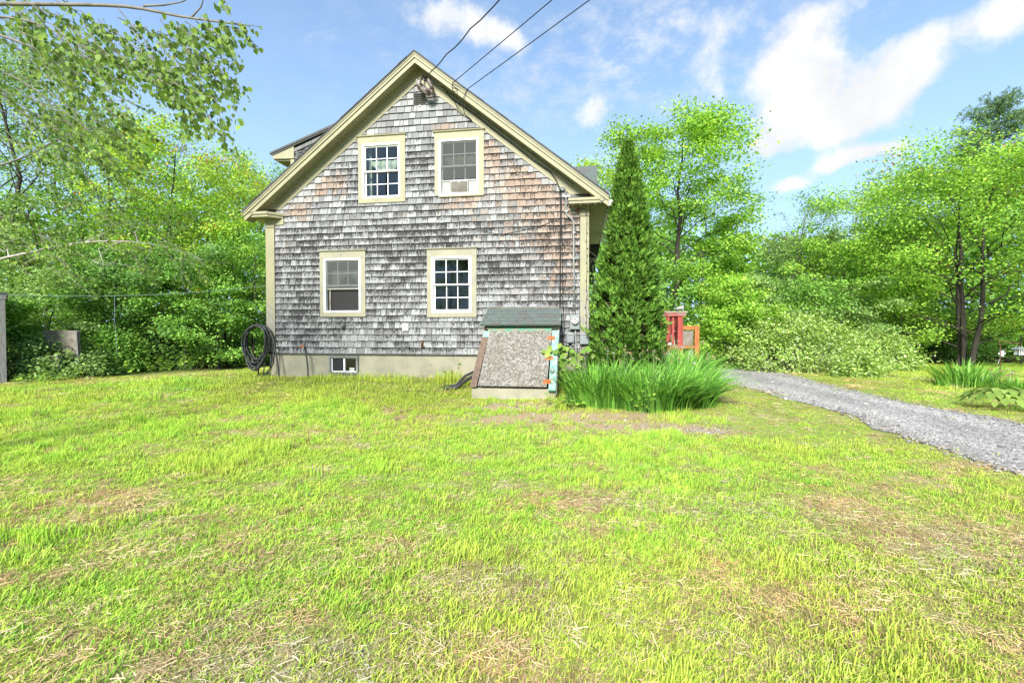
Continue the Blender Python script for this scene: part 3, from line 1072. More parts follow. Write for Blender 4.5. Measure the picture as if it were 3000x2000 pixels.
mb = MB().lathe([(.055, -.07), (.058, -.02), (.05, 0)], (1.94, -.02, 1.175), 14, 'y'); mb.lathe([(.03, -.10), (.055, -.068)], (1.94, -.02, 1.175), 14, 'y')
hbuild(mb, 'vent_pipe', M['metal'])
mb = MB().box(3.36, 3.50, -.055, -.02, 1.05, 1.215, .005)
for i in range(3): mb.obox((3.43, -.06, 1.085 + i * .05), (1, 0, 0), (0, .6, -.7), (0, .7, .6), .13, .045, .008)
hbuild(mb, 'dryer_vent', M['vinyl'])
mb = MB().tube([(3.82, -.06, .84), (3.82, -.06, .70)], .022, 8).tube([(3.80, -.05, .70), (3.87, -.055, .685)], .026, 8)
hbuild(mb, 'fill_pipe', M['rust'])
mb = MB().tube([(3.45, -.02, .695), (3.45, -.09, .695)], .016, 8).lathe([(.03, 0), (.03, .02)], (3.50, -.07, .695), 8, 'y')
hbuild(mb, 'hose_bib', M['metal'])
mb = MB().tube([(.98, -.02, .672), (.98, -.10, .672), (1.0, -.12, .64)], .014, 8)
tap = hbuild(mb, 'hose_bib', M['metal'])
hbuild(MB().lathe([(.034, -.012), (.036, 0), (.03, .012)], (.955, -.10, .69), 10, 'y'), 'tap_wheel', M['hinge'], tap)
hbuild(MB().box(3.745, 3.80, -.032, -.027, 6.005, 6.025), 'tag_plate', M['vinyl'])

# shed dormer on the left slope (cheek seen over the rake)
dd = 1.5
mb = MB()
du0, dz0 = -0.36, 5.80
cheek = [(du0 + .02, 4.0), (du0 + .02, dz0 - .02), (1.0, 6.42), (1.4, 6.0), (0.2, 4.2)]
mb.prism(cheek, dd, dd + .12)
dormer = mb.build('dormer', M['backing'], house)
sl_d = (6.54 - 5.895) / (0.984 + 0.893)
for kk in range(9):
    v0 = 5.06 + EXPO * kk
    u = du0 + .10
    while u < 1.2:
        wdt = rs.uniform(.09, .2)
        poly = [(u + .002, v0), (u + wdt - .002, v0), (u + wdt - .002, v0 + EXPO), (u + .002, v0 + EXPO)]
        poly = clip(poly, -sl_d, 1.0, 5.86 - .10 - sl_d * du0)
        if len(poly) >= 3 and v0 + EXPO > roof_z(u + wdt, .05):
            vs, fs = shingle_geo(poly, v0, 0)
            me = bpy.data.meshes.new('shingle')
            me.from_pydata([(p[0], p[1] + dd, p[2]) for p in vs], [], fs)
            a = me.color_attributes.new('Col', 'FLOAT_COLOR', 'POINT')
            a.data.foreach_set('color', [0.0, rs.uniform(.4, 1), rs.uniform(.55, .8), 1.0] * len(vs))
            link('shingle', me, M['shingle'], dormer)
        u += wdt
MB().box(du0, du0 + .105, dd - .035, dd + .1, 4.6, 5.62).build('corner_board', M['trim'], dormer)
mb = MB()
mb.prism([(-.87, 5.66), (-.87, 5.80), (du0 + .03, 5.97), (du0 + .105, 5.97), (du0 + .105, 5.64)], dd - .05, dd + .02)
mb.prism([(-.87, 5.66), (du0, 5.64), (du0, 5.60), (-.82, 5.62)], dd, dd + 4)
mb.build('eave_return', M['trim'], dormer)
MB().prism([(du0 + .10, 5.90), (1.1, 6.40), (1.1, 6.31), (du0 + .10, 5.81)], dd - .04, dd).build('rake_board', M['grey_wood'], dormer)
mb = MB()
mb.prism([(-.93, 5.825), (1.2, 6.56), (1.2, 6.50), (-.93, 5.775)], dd - .09, dd + 4.2)
mb.prism([(-.90, 5.775), (1.15, 6.49), (1.15, 6.455), (-.90, 5.74)], dd - .07, dd - .04)
mb.build('dormer_roof', M['roofing'], dormer)

# gabled dormer on the right slope: its near roof slope shows over the rake
mb = MB()
rd, rz, hw = 5.3, 6.36, 1.15
y_lo = rz - hw * 1.15
mb.obox((0, 0, 0), (1, 0, 0), (0, 1, 0), (0, 0, 1), .001, .001, .001)
for s in (-1, 1):
    p = [(4.8, rd, rz), (7.79, rd, rz), (7.79, rd + s * hw, y_lo), (4.8, rd + s * hw, y_lo)]
    q = [(a, b, c - .09) for a, b, c in p]
    mb.quad(*p); mb.quad(*q); mb.quad(p[1], p[2], q[2], q[1]); mb.quad(p[2], p[3], q[3], q[2])
mb.prism([(rd - hw + .15, 3.6), (rd + hw - .15, 3.6), (rd + hw - .15, y_lo + .05), (rd, rz - .12), (rd - hw + .15, y_lo + .05)], 6.0, 7.60, 'x')
rdorm = mb.build('gable_dormer', M['roofing'], house)
ax = Vector((0, -hw, y_lo - rz)).normalized()
nm = Vector((0, y_lo - rz, hw)).normalized(); nm = Vector((0, -abs(nm.y), abs(nm.z)))
row_l = 0.145
for i in range(9):
    u = 6.3 - (i % 2) * .13
    while u < 7.80:
        wdt = min(rs.uniform(.26, .34), 7.805 - u)
        if wdt > .05:
            c = Vector((u + wdt / 2, rd, rz)) + ax * (row_l * (i + .5)) + nm * (.008 + rs.uniform(0, .004))
            t_ax = (ax - nm * 0.035).normalized()
            MB().obox(c, (1, 0, 0), t_ax, nm, wdt - .004, row_l + .03, .010).build('roof_shingle', M['roof_green'] if rs.random() < .4 else M['roofing'], rdorm)
        u += wdt
for i in range(6):
    u = 6.35 + i * .25
    MB().prism([(rd - .10, rz - .09), (rd, rz + .025), (rd + .10, rz - .09), (rd + .10, rz - .105), (rd, rz + .005), (rd - .10, rz - .105)], u, min(u + .248, 7.81), 'x').build('ridge_cap', M['roof_green'], rdorm)

# entry hood beyond the corner and part of the porch return
mb = MB()
mb.prism([(7.40, 3.74), (7.79, 3.42), (7.79, 3.36), (7.40, 3.68)], 4.9, 6.3)
hood = mb.build('entry_hood', M['trim'], house)
MB().box(7.46, 7.76, 4.88, 6.3, 3.30, 3.355).build('eave_return', M['trim'], hood)
MB().box(7.44, 7.70, 4.95, 6.3, 3.10, 3.298).build('bracket', M['trim_worn'], hood)

# ------------------------------------------------------------------ things on and around the house
class HThing:
    """A thing standing in house coordinates: an Empty at its base; parts are built in house coordinates and shifted."""
    def __init__(s, name, base, label, cat, group=None):
        s.b = base
        s.root = empty(name, HW(*base), label, cat, -THETA, group)

    def mb(s):
        return MB(s.b)


# cellar bulkhead
bh = HThing('cellar_bulkhead', (6.08, -0.7, -0.2), 'sloping wooden cellar bulkhead with strand board door, mint posts and small shingled roof', 'cellar entrance')
S_ = np.array([0.0, -1.37 + 0.42, -0.02 - 1.02]); S_ /= np.linalg.norm(S_)      # down the door
NRM = (0.0, -0.74, 0.67)
sdir = Vector(S_); ndir = Vector((0, S_[2], -S_[1])); ndir = ndir if ndir.z > 0 else -ndir
top_c = Vector((0, -0.42, 1.02)); DL = math.hypot(0.95, 1.04)


def bpt(u, s, n):
    p = top_c + sdir * s + ndir * n
    return Vector((u, p.y, p.z))


def slab(mb_, ua, ub, s0, s1, n0, n1, shear=0.0):
    """board lying on the door slope, its left/right edges leaning by shear towards the bottom"""
    vs = []
    for n in (n0, n1):
        for s in (s0, s1):
            sh = shear * s / DL
            vs += [bpt(ua + sh, s, n), bpt(ub + sh, s, n)]
    bv = [mb_.bm.verts.new(v - mb_.o) for v in vs]
    for f in ((0, 1, 3, 2), (4, 6, 7, 5), (0, 4, 5, 1), (2, 3, 7, 6), (0, 2, 6, 4), (1, 5, 7, 3)):
        mb_.bm.faces.new([bv[i] for i in f])


m_ = bh.mb(); slab(m_, 5.435, 6.735, -.01, DL + .0, .012, .036, -.04); door = m_.build('door', M['osb'], bh.root)
m_ = bh.mb(); m_.box(5.27, 6.86, -1.35, -1.15, -.75, -.045, .006); m_.box(5.29, 5.40, -1.15, 0.03, -.75, -.05); m_.box(6.76, 6.86, -1.15, 0.03, -.75, -.05)
m_.build('base', M['concrete'], bh.root)
m_ = bh.mb(); slab(m_, 5.30, 5.43, .13, DL + .02, .0, .022, -.06); m_.build('side_board', M['plywood'], bh.root)
m_ = bh.mb(); slab(m_, 5.315, 5.445, .0, .17, .023, .032, -.06); m_.build('patch_board', M['mint'], bh.root)
m_ = bh.mb(); slab(m_, 6.742, 6.875, -.02, DL + .07, -.02, .03, -.01); post = m_.build('side_post', M['mint'], bh.root)
m_ = bh.mb(); slab(m_, 6.79, 6.80, .03, .27, .031, .036, .0); m_.build('strap', M['rust'], bh.root)
m_ = bh.mb()
m_.prism([(-.38, 1.06), (-1.36, -.02), (-1.36, -.14), (-.1, -.14), (0, -.14), (0, 1.2), (-.30, 1.2)], 6.845, 6.885, 'x')
m_.build('side_panel', M['grey_wood'], bh.root)
m_ = bh.mb(); m_.prism([(-.40, 1.0), (-1.34, -.04), (-1.34, -.10), (0, -.10), (0, 1.2), (-.30, 1.2)], 5.30, 5.335, 'x'); m_.build('side_panel', M['plywood'], bh.root)
m_ = bh.mb(); m_.box(5.24, 5.275, -.06, -.02, .18, .72); m_.build('side_strip', M['panel'], bh.root)
m_ = bh.mb(); m_.obox((6.06, -.435, 1.055), (1, 0, .004), (0, 1, 0), (0, 0, 1), 1.33, .03, .062); m_.build('lintel', M['green_trim'], bh.root)
m_ = bh.mb(); m_.box(5.33, 6.88, -.40, -.02, 1.085, 1.118); m_.build('lintel', M['green_trim'], bh.root)
# little roof
ra, rb = Vector((0, -.005, 1.545)), Vector((0, -.50, 1.165))
rd_ = (rb - ra).normalized(); rn_ = Vector((0, rd_.z, -rd_.y)); rn_ = rn_ if rn_.z > 0 else -rn_
RL = (rb - ra).length
m_ = bh.mb()
c = (ra + rb) / 2 - rn_ * .014
vs = []
for n in (0, -.025):
    for s, (ul, ur) in ((0, (5.31, 6.90)), (RL, (5.22, 6.915))):
        for u in (ul, ur):
            p = ra + rd_ * s + rn_ * n
            vs.append(m_.bm.verts.new(Vector((u, p.y, p.z)) - m_.o))
for f in ((0, 1, 3, 2), (4, 6, 7, 5), (0, 4, 5, 1), (2, 3, 7, 6), (0, 2, 6, 4), (1, 5, 7, 3)):
    m_.bm.faces.new([vs[i] for i in f])
deck_r = m_.build('roof_deck', M['green_trim'], bh.root)
for i in range(5):
    s0 = RL * i / 5
    ul = 5.31 - .09 * (s0 / RL)
    u = ul - (0 if i % 2 else .11)
    while u < 6.90:
        wdt = .178 + rs.uniform(-.006, .006)
        a, b = max(u, ul), min(u + wdt, 6.90 + .015 * s0 / RL)
        if b - a > .03:
            p = ra + rd_ * (s0 + RL / 10) + rn_ * (.007 + rs.uniform(0, .003) - (.004 if rs.random() < .1 else 0))
            td = (rd_ + rn_ * .045).normalized()
            bh.mb().obox((a / 2 + b / 2, p.y, p.z), (1, 0, 0), td, rn_, b - a - .004, RL / 5 + .012 + rs.uniform(0, .006), .007).build('roof_shingle', M['roof_green'] if rs.random() < .7 else M['roofing'], deck_r)
        u += wdt
m_ = bh.mb(); m_.obox((6.1, -.02, 1.552), (1, 0, -.004), (0, 1, .0), (0, 0, 1), 1.56, .03, .022); m_.build('top_strip', M['panel'], bh.root)
for s in (.20, .72, DL - .12):
    m_ = bh.mb(); slab(m_, 6.655, 6.735, s - .045, s + .045, .037, .041, -.03); slab(m_, 6.741, 6.80, s - .045, s + .045, .033, .041, -.03)
    m_.tube([bpt(6.738 - .03 * s / DL, s - .05, .043), bpt(6.738 - .03 * s / DL, s + .05, .043)], .009, 6)
    m_.build('hinge', M['hinge'], bh.root)
m_ = bh.mb()
hp = bpt(6.785, 1.05, .03)
m_.tube([bpt(6.755, 1.06, .033), bpt(6.757, .99, .07), bpt(6.785, .96, .085), bpt(6.813, .99, .07), bpt(6.815, 1.06, .033)], .008, 6)
slab(m_, 6.75, 6.82, 1.04, 1.10, .03, .045)
m_.build('handle', M['metal'], bh.root)

# electric meter, telephone box, junction box
mt = HThing('electric_meter', (7.19, 0, 1.08), 'grey electric meter with round glass dial beside the right corner board', 'meter')
m_ = mt.mb().box(7.085, 7.292, -.125, -.025, 1.075, 1.39, .008); body = m_.build('box', M['grey_plastic'], mt.root)
m_ = mt.mb().lathe([(.088, -.135), (.088, -.123)], (7.195, 0, 1.255), 20, 'y'); m_.build('ring', M['metal'], mt.root)
m_ = mt.mb().lathe([(.0, -.182), (.070, -.182), (.079, -.172), (.080, -.135)], (7.195, 0, 1.255), 20, 'y'); dial = m_.build('dial', M['dial'], mt.root)
m_ = mt.mb().box(7.165, 7.222, -.1845, -.1825, 1.282, 1.298)
for i in range(5): m_.lathe([(.009, -.1845), (.009, -.1825)], (7.150 + i * .0225, 0, 1.248), 8, 'y')
m_.box(7.135, 7.150, -.1845, -.1825, 1.282, 1.298); m_.box(7.165, 7.225, -.1845, -.1825, 1.206, 1.212); m_.build('register', M['black'], dial)
tb = HThing('telephone_box', (7.10, 0, .72), 'rounded grey plastic telephone box below the electric meter', 'utility box')
m_ = tb.mb().box(7.01, 7.185, -.115, -.025, .775, 1.01, .035); bx_ = m_.build('cover', M['grey_plastic'], tb.root)
m_ = tb.mb().box(7.045, 7.15, -.125, -.113, .955, .985, .012); m_.box(7.045, 7.15, -.125, -.113, .80, .83, .012); m_.build('grip', M['grey_plastic'], bx_)
m_ = tb.mb().box(7.02, 7.06, -.08, -.03, .735, .78); m_.box(7.13, 7.17, -.08, -.03, .735, .78); m_.build('foot', M['grey_plastic'], tb.root)
jb = HThing('junction_box', (7.39, 0, .74), 'square grey junction box on the foot of the right corner board', 'utility box')
m_ = jb.mb().box(7.298, 7.478, -.135, -.037, .765, .955, .008); m_.build('body', M['grey_plastic'], jb.root)
m_ = jb.mb().box(7.290, 7.486, -.145, -.037, .957, .985, .006); m_.build('lid', M['grey_plastic'], jb.root)
m_ = jb.mb().tube([(7.33, -.08, .765), (7.33, -.08, .735)], .018, 8).tube([(7.43, -.08, .765), (7.43, -.08, .735)], .018, 8); m_.build('gland', M['metal'], jb.root)

# conduit and cables
cd = HThing('conduit', (7.18, -.05, 1.39), 'grey metal conduit running down the wall to the electric meter', 'conduit')
m_ = cd.mb().tube([(6.86, -.12, 4.02), (6.93, -.11, 4.06), (6.985, -.09, 4.02), (7.0, -.055, 3.93), (7.0, -.055, 3.55), (7.02, -.055, 3.49), (7.12, -.055, 3.40), (7.15, -.055, 3.34), (7.16, -.055, 3.25), (7.165, -.055, 2.4), (7.18, -.055, 1.45)], .020, 8)
m_.build('pipe', M['conduit'], cd.root)
m_ = cd.mb()
for z in (3.86, 3.55): m_.box(6.97, 7.03, -.08, -.03, z, z + .02)
for z in (3.1, 2.55, 2.0, 1.6): m_.box(7.135, 7.20, -.08, -.03, z, z + .02)
m_.lathe([(.03, 0), (.036, .03), (.03, .06)], (7.18, -.055, 1.385), 10)
m_.build('clamp', M['metal'], cd.root)
cd2 = HThing('conduit', (7.20, -.05, .5), 'short grey conduit dropping from the electric meter to the ground', 'conduit')
cd2.mb().tube([(7.205, -.06, 1.075), (7.205, -.06, .98), (7.215, -.06, .8), (7.215, -.06, -.2)], .018, 8).build('pipe', M['conduit'], cd2.root)

fr = lambda t, off, d: (APEX_U + t, d, APEX_Z - off - SL * t)     # a point under the right rake
sc_ = HThing('service_cable', (6.87, -.05, .6), 'black service cable running along the right rake and down beside the conduit', 'cable')
pts = [fr(.62, .30, -.08), fr(.75, .36, -.06), fr(1.0, .34, -.06), fr(1.3, .335, -.06), fr(1.7, .36, -.06), fr(2.1, .36, -.06), fr(2.5, .38, -.06), fr(2.9, .36, -.06), (6.80, -.06, 4.21), (6.87, -.06, 4.02), (6.885, -.055, 3.6), (6.875, -.055, 2.9), (6.88, -.055, 2.2), (6.875, -.055, 1.5), (6.93, -.055, 1.0), (6.92, -.055, .8), (6.98, -.055, .72), (7.03, -.055, .75)]
m_ = sc_.mb().tube(pts, .012, 6); m_.build('cable_run', M['cable'], sc_.root)
sc2 = HThing('telephone_cable', (6.9, -.04, .6), 'thin black telephone cable looping beside the cellar bulkhead roof', 'cable')
sc2.mb().tube([(6.80, -.05, 4.18), (6.90, -.05, 4.0), (6.905, -.05, 3.4), (6.92, -.05, 2.5), (6.935, -.05, 1.6), (6.97, -.05, 1.1), (6.945, -.05, .9), (6.97, -.05, .62), (7.05, -.05, .60), (7.08, -.05, .74)], .007, 5).tube([(6.55, -.045, 3.30), (6.75, -.045, 3.40), (6.87, -.045, 3.35), (6.90, -.045, 3.22), (6.91, -.045, 2.9)], .006, 5).tube([(5.15, -.045, 3.22), (5.6, -.045, 3.12), (6.1, -.045, 3.2), (6.55, -.045, 3.30)], .005, 5).build('cable_run', M['cable'], sc2.root)
jc = HThing('ground_cable', (7.4, -.06, .2), 'black cables hanging from the square junction box into the plants', 'cable')
jc.mb().tube([(7.33, -.08, .74), (7.34, -.08, .6), (7.31, -.07, .45), (7.30, -.07, .2)], .008, 5).tube([(7.43, -.08, .74), (7.44, -.09, .62), (7.38, -.08, .5), (7.33, -.08, .4), (7.34, -.08, .1)], .009, 5).build('cable_run', M['cable'], jc.root)

# twin floodlight wrapped in plastic below the peak
fl = HThing('floodlight', (3.92, -.1, 6.5), 'twin floodlight wrapped in crumpled shiny plastic under the gable peak', 'lamp')
m_ = fl.mb().tube([(3.90, -.03, 6.62), (3.90, -.12, 6.60), (3.85, -.17, 6.52)], .012, 6).tube([(3.93, -.04, 6.58), (4.0, -.12, 6.50), (4.05, -.16, 6.42)], .012, 6)
m_.box(3.88, 3.96, -.06, -.036, 6.54, 6.63); m_.build('bracket', M['black'], fl.root)


def crumple(c, prof, axis, seed):
    rr = random.Random(seed)
    mbx = fl.mb()
    a = Vector(axis).normalized(); b = a.cross(Vector((0, 1, 0))).normalized(); e = a.cross(b)
    rings = []
    for h, r in prof:
        rings.append([mbx.bm.verts.new(Vector(c) - mbx.o + a * (h + rr.uniform(-.008, .008)) + (b * math.cos(k * .785) + e * math.sin(k * .785)) * r * rr.uniform(.72, 1.2)) for k in range(8)])
    for i in range(len(rings) - 1):
        for k in range(8): mbx.bm.faces.new((rings[i][k], rings[i][(k + 1) % 8], rings[i + 1][(k + 1) % 8], rings[i + 1][k]))
    mbx.bm.faces.new(rings[0]); mbx.bm.faces.new(rings[-1])
    return mbx


lamp1 = crumple((3.80, -.22, 6.48), [(0, .03), (.05, .055), (.12, .06), (.19, .05), (.24, .035)], (.35, .0, -1), 3).build('lamp_head', M['foil'], fl.root)
lamp2 = crumple((3.90, -.24, 6.27), [(0, .03), (.06, .05), (.13, .075), (.20, .07), (.23, .05)], (.8, .0, -.55), 5).build('lamp_head', M['foil'], fl.root)
crumple((4.02, -.18, 6.50), [(0, .025), (.07, .04), (.14, .045), (.22, .03)], (.45, .0, -1), 9).build('lamp_wrap', M['foil'], fl.root)
crumple((4.13, -.22, 6.30), [(0, .03), (.05, .05), (.11, .055), (.16, .04)], (-.2, .0, -1), 12).build('lamp_wrap', M['foil'], fl.root)

# overhead wires from the right rake up towards a pole behind the camera
def wire(label, hu, px_end, depth, twist, hook):
    a = Vector(HW(*hu))
    b = Vector(seen_at(*px_end, depth))
    dvec = b - a
    pts_ = []
    for i in range(26):
        t = 3.2 * (i / 25) ** 1.5
        p = a + dvec * t
        p.z -= 0.05 * t * (1 - t / 3.2) * dvec.length * .12
        if twist and t < .95: p.z += .016 * math.sin(i * 2.3); p.x += .014 * math.cos(i * 1.7)
        pts_.append(p)
    root = empty('overhead_wire', a, label, 'wire', 0, 'overhead wires to the gable')
    MB(a).tube(pts_, .011 if twist else .0085, 5).build('strand', M['cable'], root)
    hk = [Vector(HW(*q)) for q in hook]
    MB(a).tube(hk, .008, 5).build('tail', M['cable'], root)


wire('thick twisted overhead wire ending at the floodlight under the gable peak', (3.99, -.33, 6.42), (1462, -2), 7.4, True, [(3.99, -.33, 6.42), (3.90, -.26, 6.46), (3.86, -.20, 6.44), (3.90, -.12, 6.58)])
wire('middle overhead wire, hooked on the right rake with a small loop', (4.62, -.34, 6.28), (1617, -2), 7.4, False, [(4.62, -.34, 6.28), (4.60, -.34, 6.2), (4.64, -.34, 6.10), (4.72, -.34, 6.10), (4.72, -.33, 6.16), (4.62, -.30, 6.2), (4.60, -.22, 6.0), (4.66, -.10, 5.86), (4.95, -.06, 5.62)])
wire('rightmost overhead wire, tied to the rake lowest of the three', (4.94, -.35, 6.12), (1727, -2), 7.4, False, [(4.94, -.35, 6.12), (4.88, -.34, 6.02), (4.84, -.33, 5.92), (4.83, -.25, 5.75), (4.86, -.10, 5.66), (4.97, -.06, 5.60)])

# string of bulbs along the right rake, return and corner board
sl = HThing('string_lights', (7.40, -.06, 3.4), 'string of small dark bulbs along the right rake and down the corner board', 'string lights')
path = [fr(.50, .265, -.09)]
bulbs = []
for i in range(12):
    t = .60 + i * .243
    bulbs.append(fr(t, .275, -.10)); path.append(fr(t, .265, -.09)); path.append(fr(t + .12, .272, -.09))
m_ = sl.mb().tube(path, .0045, 4)
p2 = [(7.06, -.29, 3.66), (7.15, -.30, 3.63), (7.3, -.30, 3.635), (7.45, -.30, 3.63), (7.6, -.30, 3.64), (7.7, -.31, 3.66), (7.80, -.31, 3.71)]
m_.tube(p2, .0045, 4)
p3 = [(7.10, -.06, 3.585), (7.18, -.06, 3.57), (7.27, -.07, 3.585), (7.36, -.07, 3.60), (7.42, -.06, 3.58), (7.435, -.06, 3.4), (7.43, -.045, 3.0), (7.44, -.045, 2.4), (7.43, -.045, 2.0), (7.445, -.045, 1.8), (7.42, -.045, 1.62), (7.43, -.045, 1.3), (7.44, -.045, 1.0)]
m_.tube(p3, .006, 4)
m_.build('wire', M['cable'], sl.root)
for q in bulbs: sl.mb().obox(q, (1, 0, -SL), (SL, 0, 1), (0, 1, 0), .035, .022, .022).build('bulb', M['bulb'], sl.root)
for q in p2[1:-1]: sl.mb().lathe([(.003, -.035), (.006, -.022), (.005, 0)], q, 6).build('bulb', M['panel'], sl.root)
for a_, b_ in zip(p3[:-1], p3[1:]):
    n = max(1, int((Vector(a_) - Vector(b_)).length / .14))
    for i in range(n):
        q = Vector(a_).lerp(Vector(b_), (i + .5) / n)
        sl.mb().obox(q + Vector((rs.choice((-.014, .014)), -.012, 0)), (1, .4, .5), (0, 1, 0), (0, 0, 1), .026, .012, .013).build('bulb', M['bulb'], sl.root)
# a plain round socket on the return block
HThing_s = HThing('wall_socket', (7.24, -.05, 3.58), 'dark round lamp holder under the right eave return', 'lamp holder')
HThing_s.mb().lathe([(.02, -.10), (.045, -.08), (.04, -.045)], (7.245, 0, 3.57), 10, 'y').build('holder', M['rust'], HThing_s.root)

# lanterns by the side entry
def lantern(d, z, label):
    t = HThing('wall_lantern', (7.50, d, z), label, 'lantern', 'lanterns beside the side entry')
    u = 7.66
    m_ = t.mb().lathe([(.012, .24), (.03, .21), (.09, .13), (.095, .115)], (u, d, z), 6, smooth=False); m_.build('roof', M['black'], t.root)
    m_ = t.mb()
    for k in range(6):
        a = k * 1.0472
        m_.tube([(u + .075 * math.cos(a), d + .075 * math.sin(a), z + .115), (u + .055 * math.cos(a), d + .055 * math.sin(a), z - .09)], .006, 4)
    m_.lathe([(.06, -.085), (.065, -.10), (.02, -.13)], (u, d, z), 6)
    m_.build('cage', M['black'], t.root)
    t.mb().lathe([(.068, .113), (.05, -.084)], (u, d, z), 6, smooth=False).build('glass', M['glass'], t.root)
    t.mb().lathe([(.012, -.06), (.014, .03)], (u, d, z), 6).build('candle', M['dial'], t.root)
    t.mb().tube([(7.48, d, z + .10), (7.53, d, z + .25), (7.62, d, z + .30), (u, d, z + .235)], .009, 5).box(7.475, 7.49, d - .04, d + .04, z - .02, z + .16).build('arm', M['black'], t.root)


lantern(4.3, 2.93, 'black wall lantern under the eave on the near side of the entry')
lantern(6.1, 2.78, 'black wall lantern half hidden behind the nearer lantern')

# window air conditioner and curtains
ac = HThing('air_conditioner', (4.66, .1, 4.06), 'white window air conditioner in the upper right window', 'air conditioner')
m_ = ac.mb().box(4.47, 4.87, -.02, .42, 4.062, 4.335, .012); acb = m_.build('casing', M['dial'], ac.root)
for i in range(10):
    z = 4.085 + i * .0245
    ac.mb().box(4.485 + .006 * (abs(i - 4.5) > 3.5), 4.855, -.030, -.021, z, z + .013).build('slat', M['panel'], acb)
ac.mb().prism([(4.62, 4.335), (4.67, 4.285), (4.72, 4.335), (4.70, 4.335), (4.67, 4.305), (4.64, 4.335)], -.036, -.0305).build('badge', M['vinyl'], acb)
m_ = ac.mb()
for (a, b) in ((4.265, 4.466), (4.874, 5.07)):
    n = int((b - a) / .016)
    for i in range(n): m_.box(a + i * .016, a + i * .016 + .011, .03, .045, 4.06, 4.335)
m_.build('side_curtain', M['dial'], ac.root)


def curtain(label, u0, u1, ztop, zfun, d=.16, fold=.02, n=28):
    t = HThing('curtain', ((u0 + u1) / 2, d, ztop), label, 'curtain')
    m_ = t.mb()
    rows = []
    for j in range(7):
        row = []
        for i in range(n + 1):
            u = u0 + (u1 - u0) * i / n
            zb = zfun((u - u0) / (u1 - u0))
            row.append(m_.bm.verts.new(Vector((u, d + fold * math.sin(i * 1.3) + .004 * j, ztop + (zb - ztop) * j / 6)) - m_.o))
        rows.append(row)
    for j in range(6):
        for i in range(n): m_.bm.faces.new((rows[j][i], rows[j][i + 1], rows[j + 1][i + 1], rows[j + 1][i])).smooth = True
    m_.build('cloth', M['curtain'], t.root)


curtain('pale swag curtain behind the upper left window', 2.47, 3.28, 4.93, lambda t: 4.88 - .20 * (math.sin(math.pi * min(1, max(0, (t - .08) / .9))) ** .8))
curtain('pale side curtain at the left of the upper left window', 2.46, 2.55, 5.2, lambda t: 4.05, .18, .012, 8)
curtain('pale swag curtain behind the upper right window', 4.26, 5.07, 4.92, lambda t: 4.88 - .19 * math.sin(math.pi * t) ** .7)
curtain('lace curtain gathered at the lower left window', 1.51, 2.33, 2.45, lambda t: 2.12 + .26 * math.exp(-((t - .55) / .22) ** 2) - .08 * (t < .3))
curtain('narrow valance at the top of the lower left window', 1.51, 2.33, 2.64, lambda t: 2.585, .14, .008)
curtain('plain dark blind behind the lower right window', 4.09, 4.90, 2.64, lambda t: 2.50, .2, .004) if False else None

# hoses
def loops(seed, n):
    rr = random.Random(seed)
    pts_ = []
    for i in range(n):
        a0, w_, h_ = rr.uniform(-.03, .05), rr.uniform(.26, .34), rr.uniform(.80, 1.06)
        for k in range(16):
            th = 2 * math.pi * k / 16
            s = math.sin(th)
            wob = w_ * (1 + .25 * math.cos(th))
            cx = -.14 + a0 - .06 * (1 - math.cos(th)) * .5
            pts_.append((cx + wob * s * (1.0 if s < 0 else .92), -.09 - .035 * (i % 4) + .03 * math.cos(th * 2 + i) - .02 * rr.random(), 1.17 - h_ * (1 - math.cos(th)) / 2 + .015 * (i % 3)))
    return pts_


hs = HThing('garden_hose', (-.10, -.1, .1), 'thick black garden hose coiled on the left corner board', 'hose')
hs.mb().tube(loops(2, 9), .018, 6).build('coil', M['hose'], hs.root)
hs.mb().tube([(.02, -.12, 1.16), (.14, -.13, 1.08), (.26, -.14, .85), (.33, -.15, .5), (.38, -.15, .2), (.42, -.16, -.06)], .018, 6).build('tail', M['hose'], hs.root)
hs.mb().tube([(-.08, -.14, .5), (-.12, -.16, .25), (-.115, -.17, -.02)], .016, 6).tube([(.02, -.14, .55), (.02, -.15, .2), (.0, -.16, -.02)], .016, 6).tube([(.20, -.14, .5), (.18, -.15, .2), (.04, -.17, .0), (-.06, -.2, -.02), (-.25, -.2, -.03)], .017, 6).tube([(.26, -.14, .62), (.26, -.15, .3), (.16, -.17, .08), (.02, -.2, -.02)], .017, 6).build('loose_end', M['hose'], hs.root)
hs.mb().lathe([(.022, 0), (.022, .05)], (.42, -.16, -.10), 8).build('fitting', M['metal'], hs.root)
hs.mb().tube([(-.10, -.04, 1.16), (-.10, -.22, 1.17), (-.10, -.24, 1.20)], .012, 6).tube([(-.10, -.04, 1.165), (.02, -.038, 1.165)], .012, 6).build('hook', M['rust'], hs.root)
h2 = HThing('garden_hose', (1.13, -.13, -.04), 'short black hose hanging from the red tap above the foundation', 'hose')
h2.mb().tube([(1.0, -.12, .645), (1.04, -.14, .61), (1.08, -.145, .5), (1.11, -.145, .3), (1.125, -.145, .1), (1.13, -.15, -.08)], .017, 6).build('tube', M['hose'], h2.root)
h2.mb().lathe([(.02, 0), (.022, .045)], (1.0, -.12, .615), 8).build('fitting', M['metal'], h2.root)
h3 = HThing('drain_pipe', (5.05, -.3, -.1), 'black drain hoses curling out of the weeds beside the bulkhead', 'hose')
m_ = h3.mb()
m_.tube([(5.22, -.28, .05), (5.10, -.42, .10), (4.98, -.6, .03), (4.80, -.75, -.12), (4.55, -.8, -.16)], .04, 8).tube([(5.22, -.18, .10), (5.06, -.30, .17), (4.92, -.45, .10), (4.75, -.6, -.08), (4.4, -.62, -.14)], .03, 8)
m_.build('tube', M['hose'], h3.root)

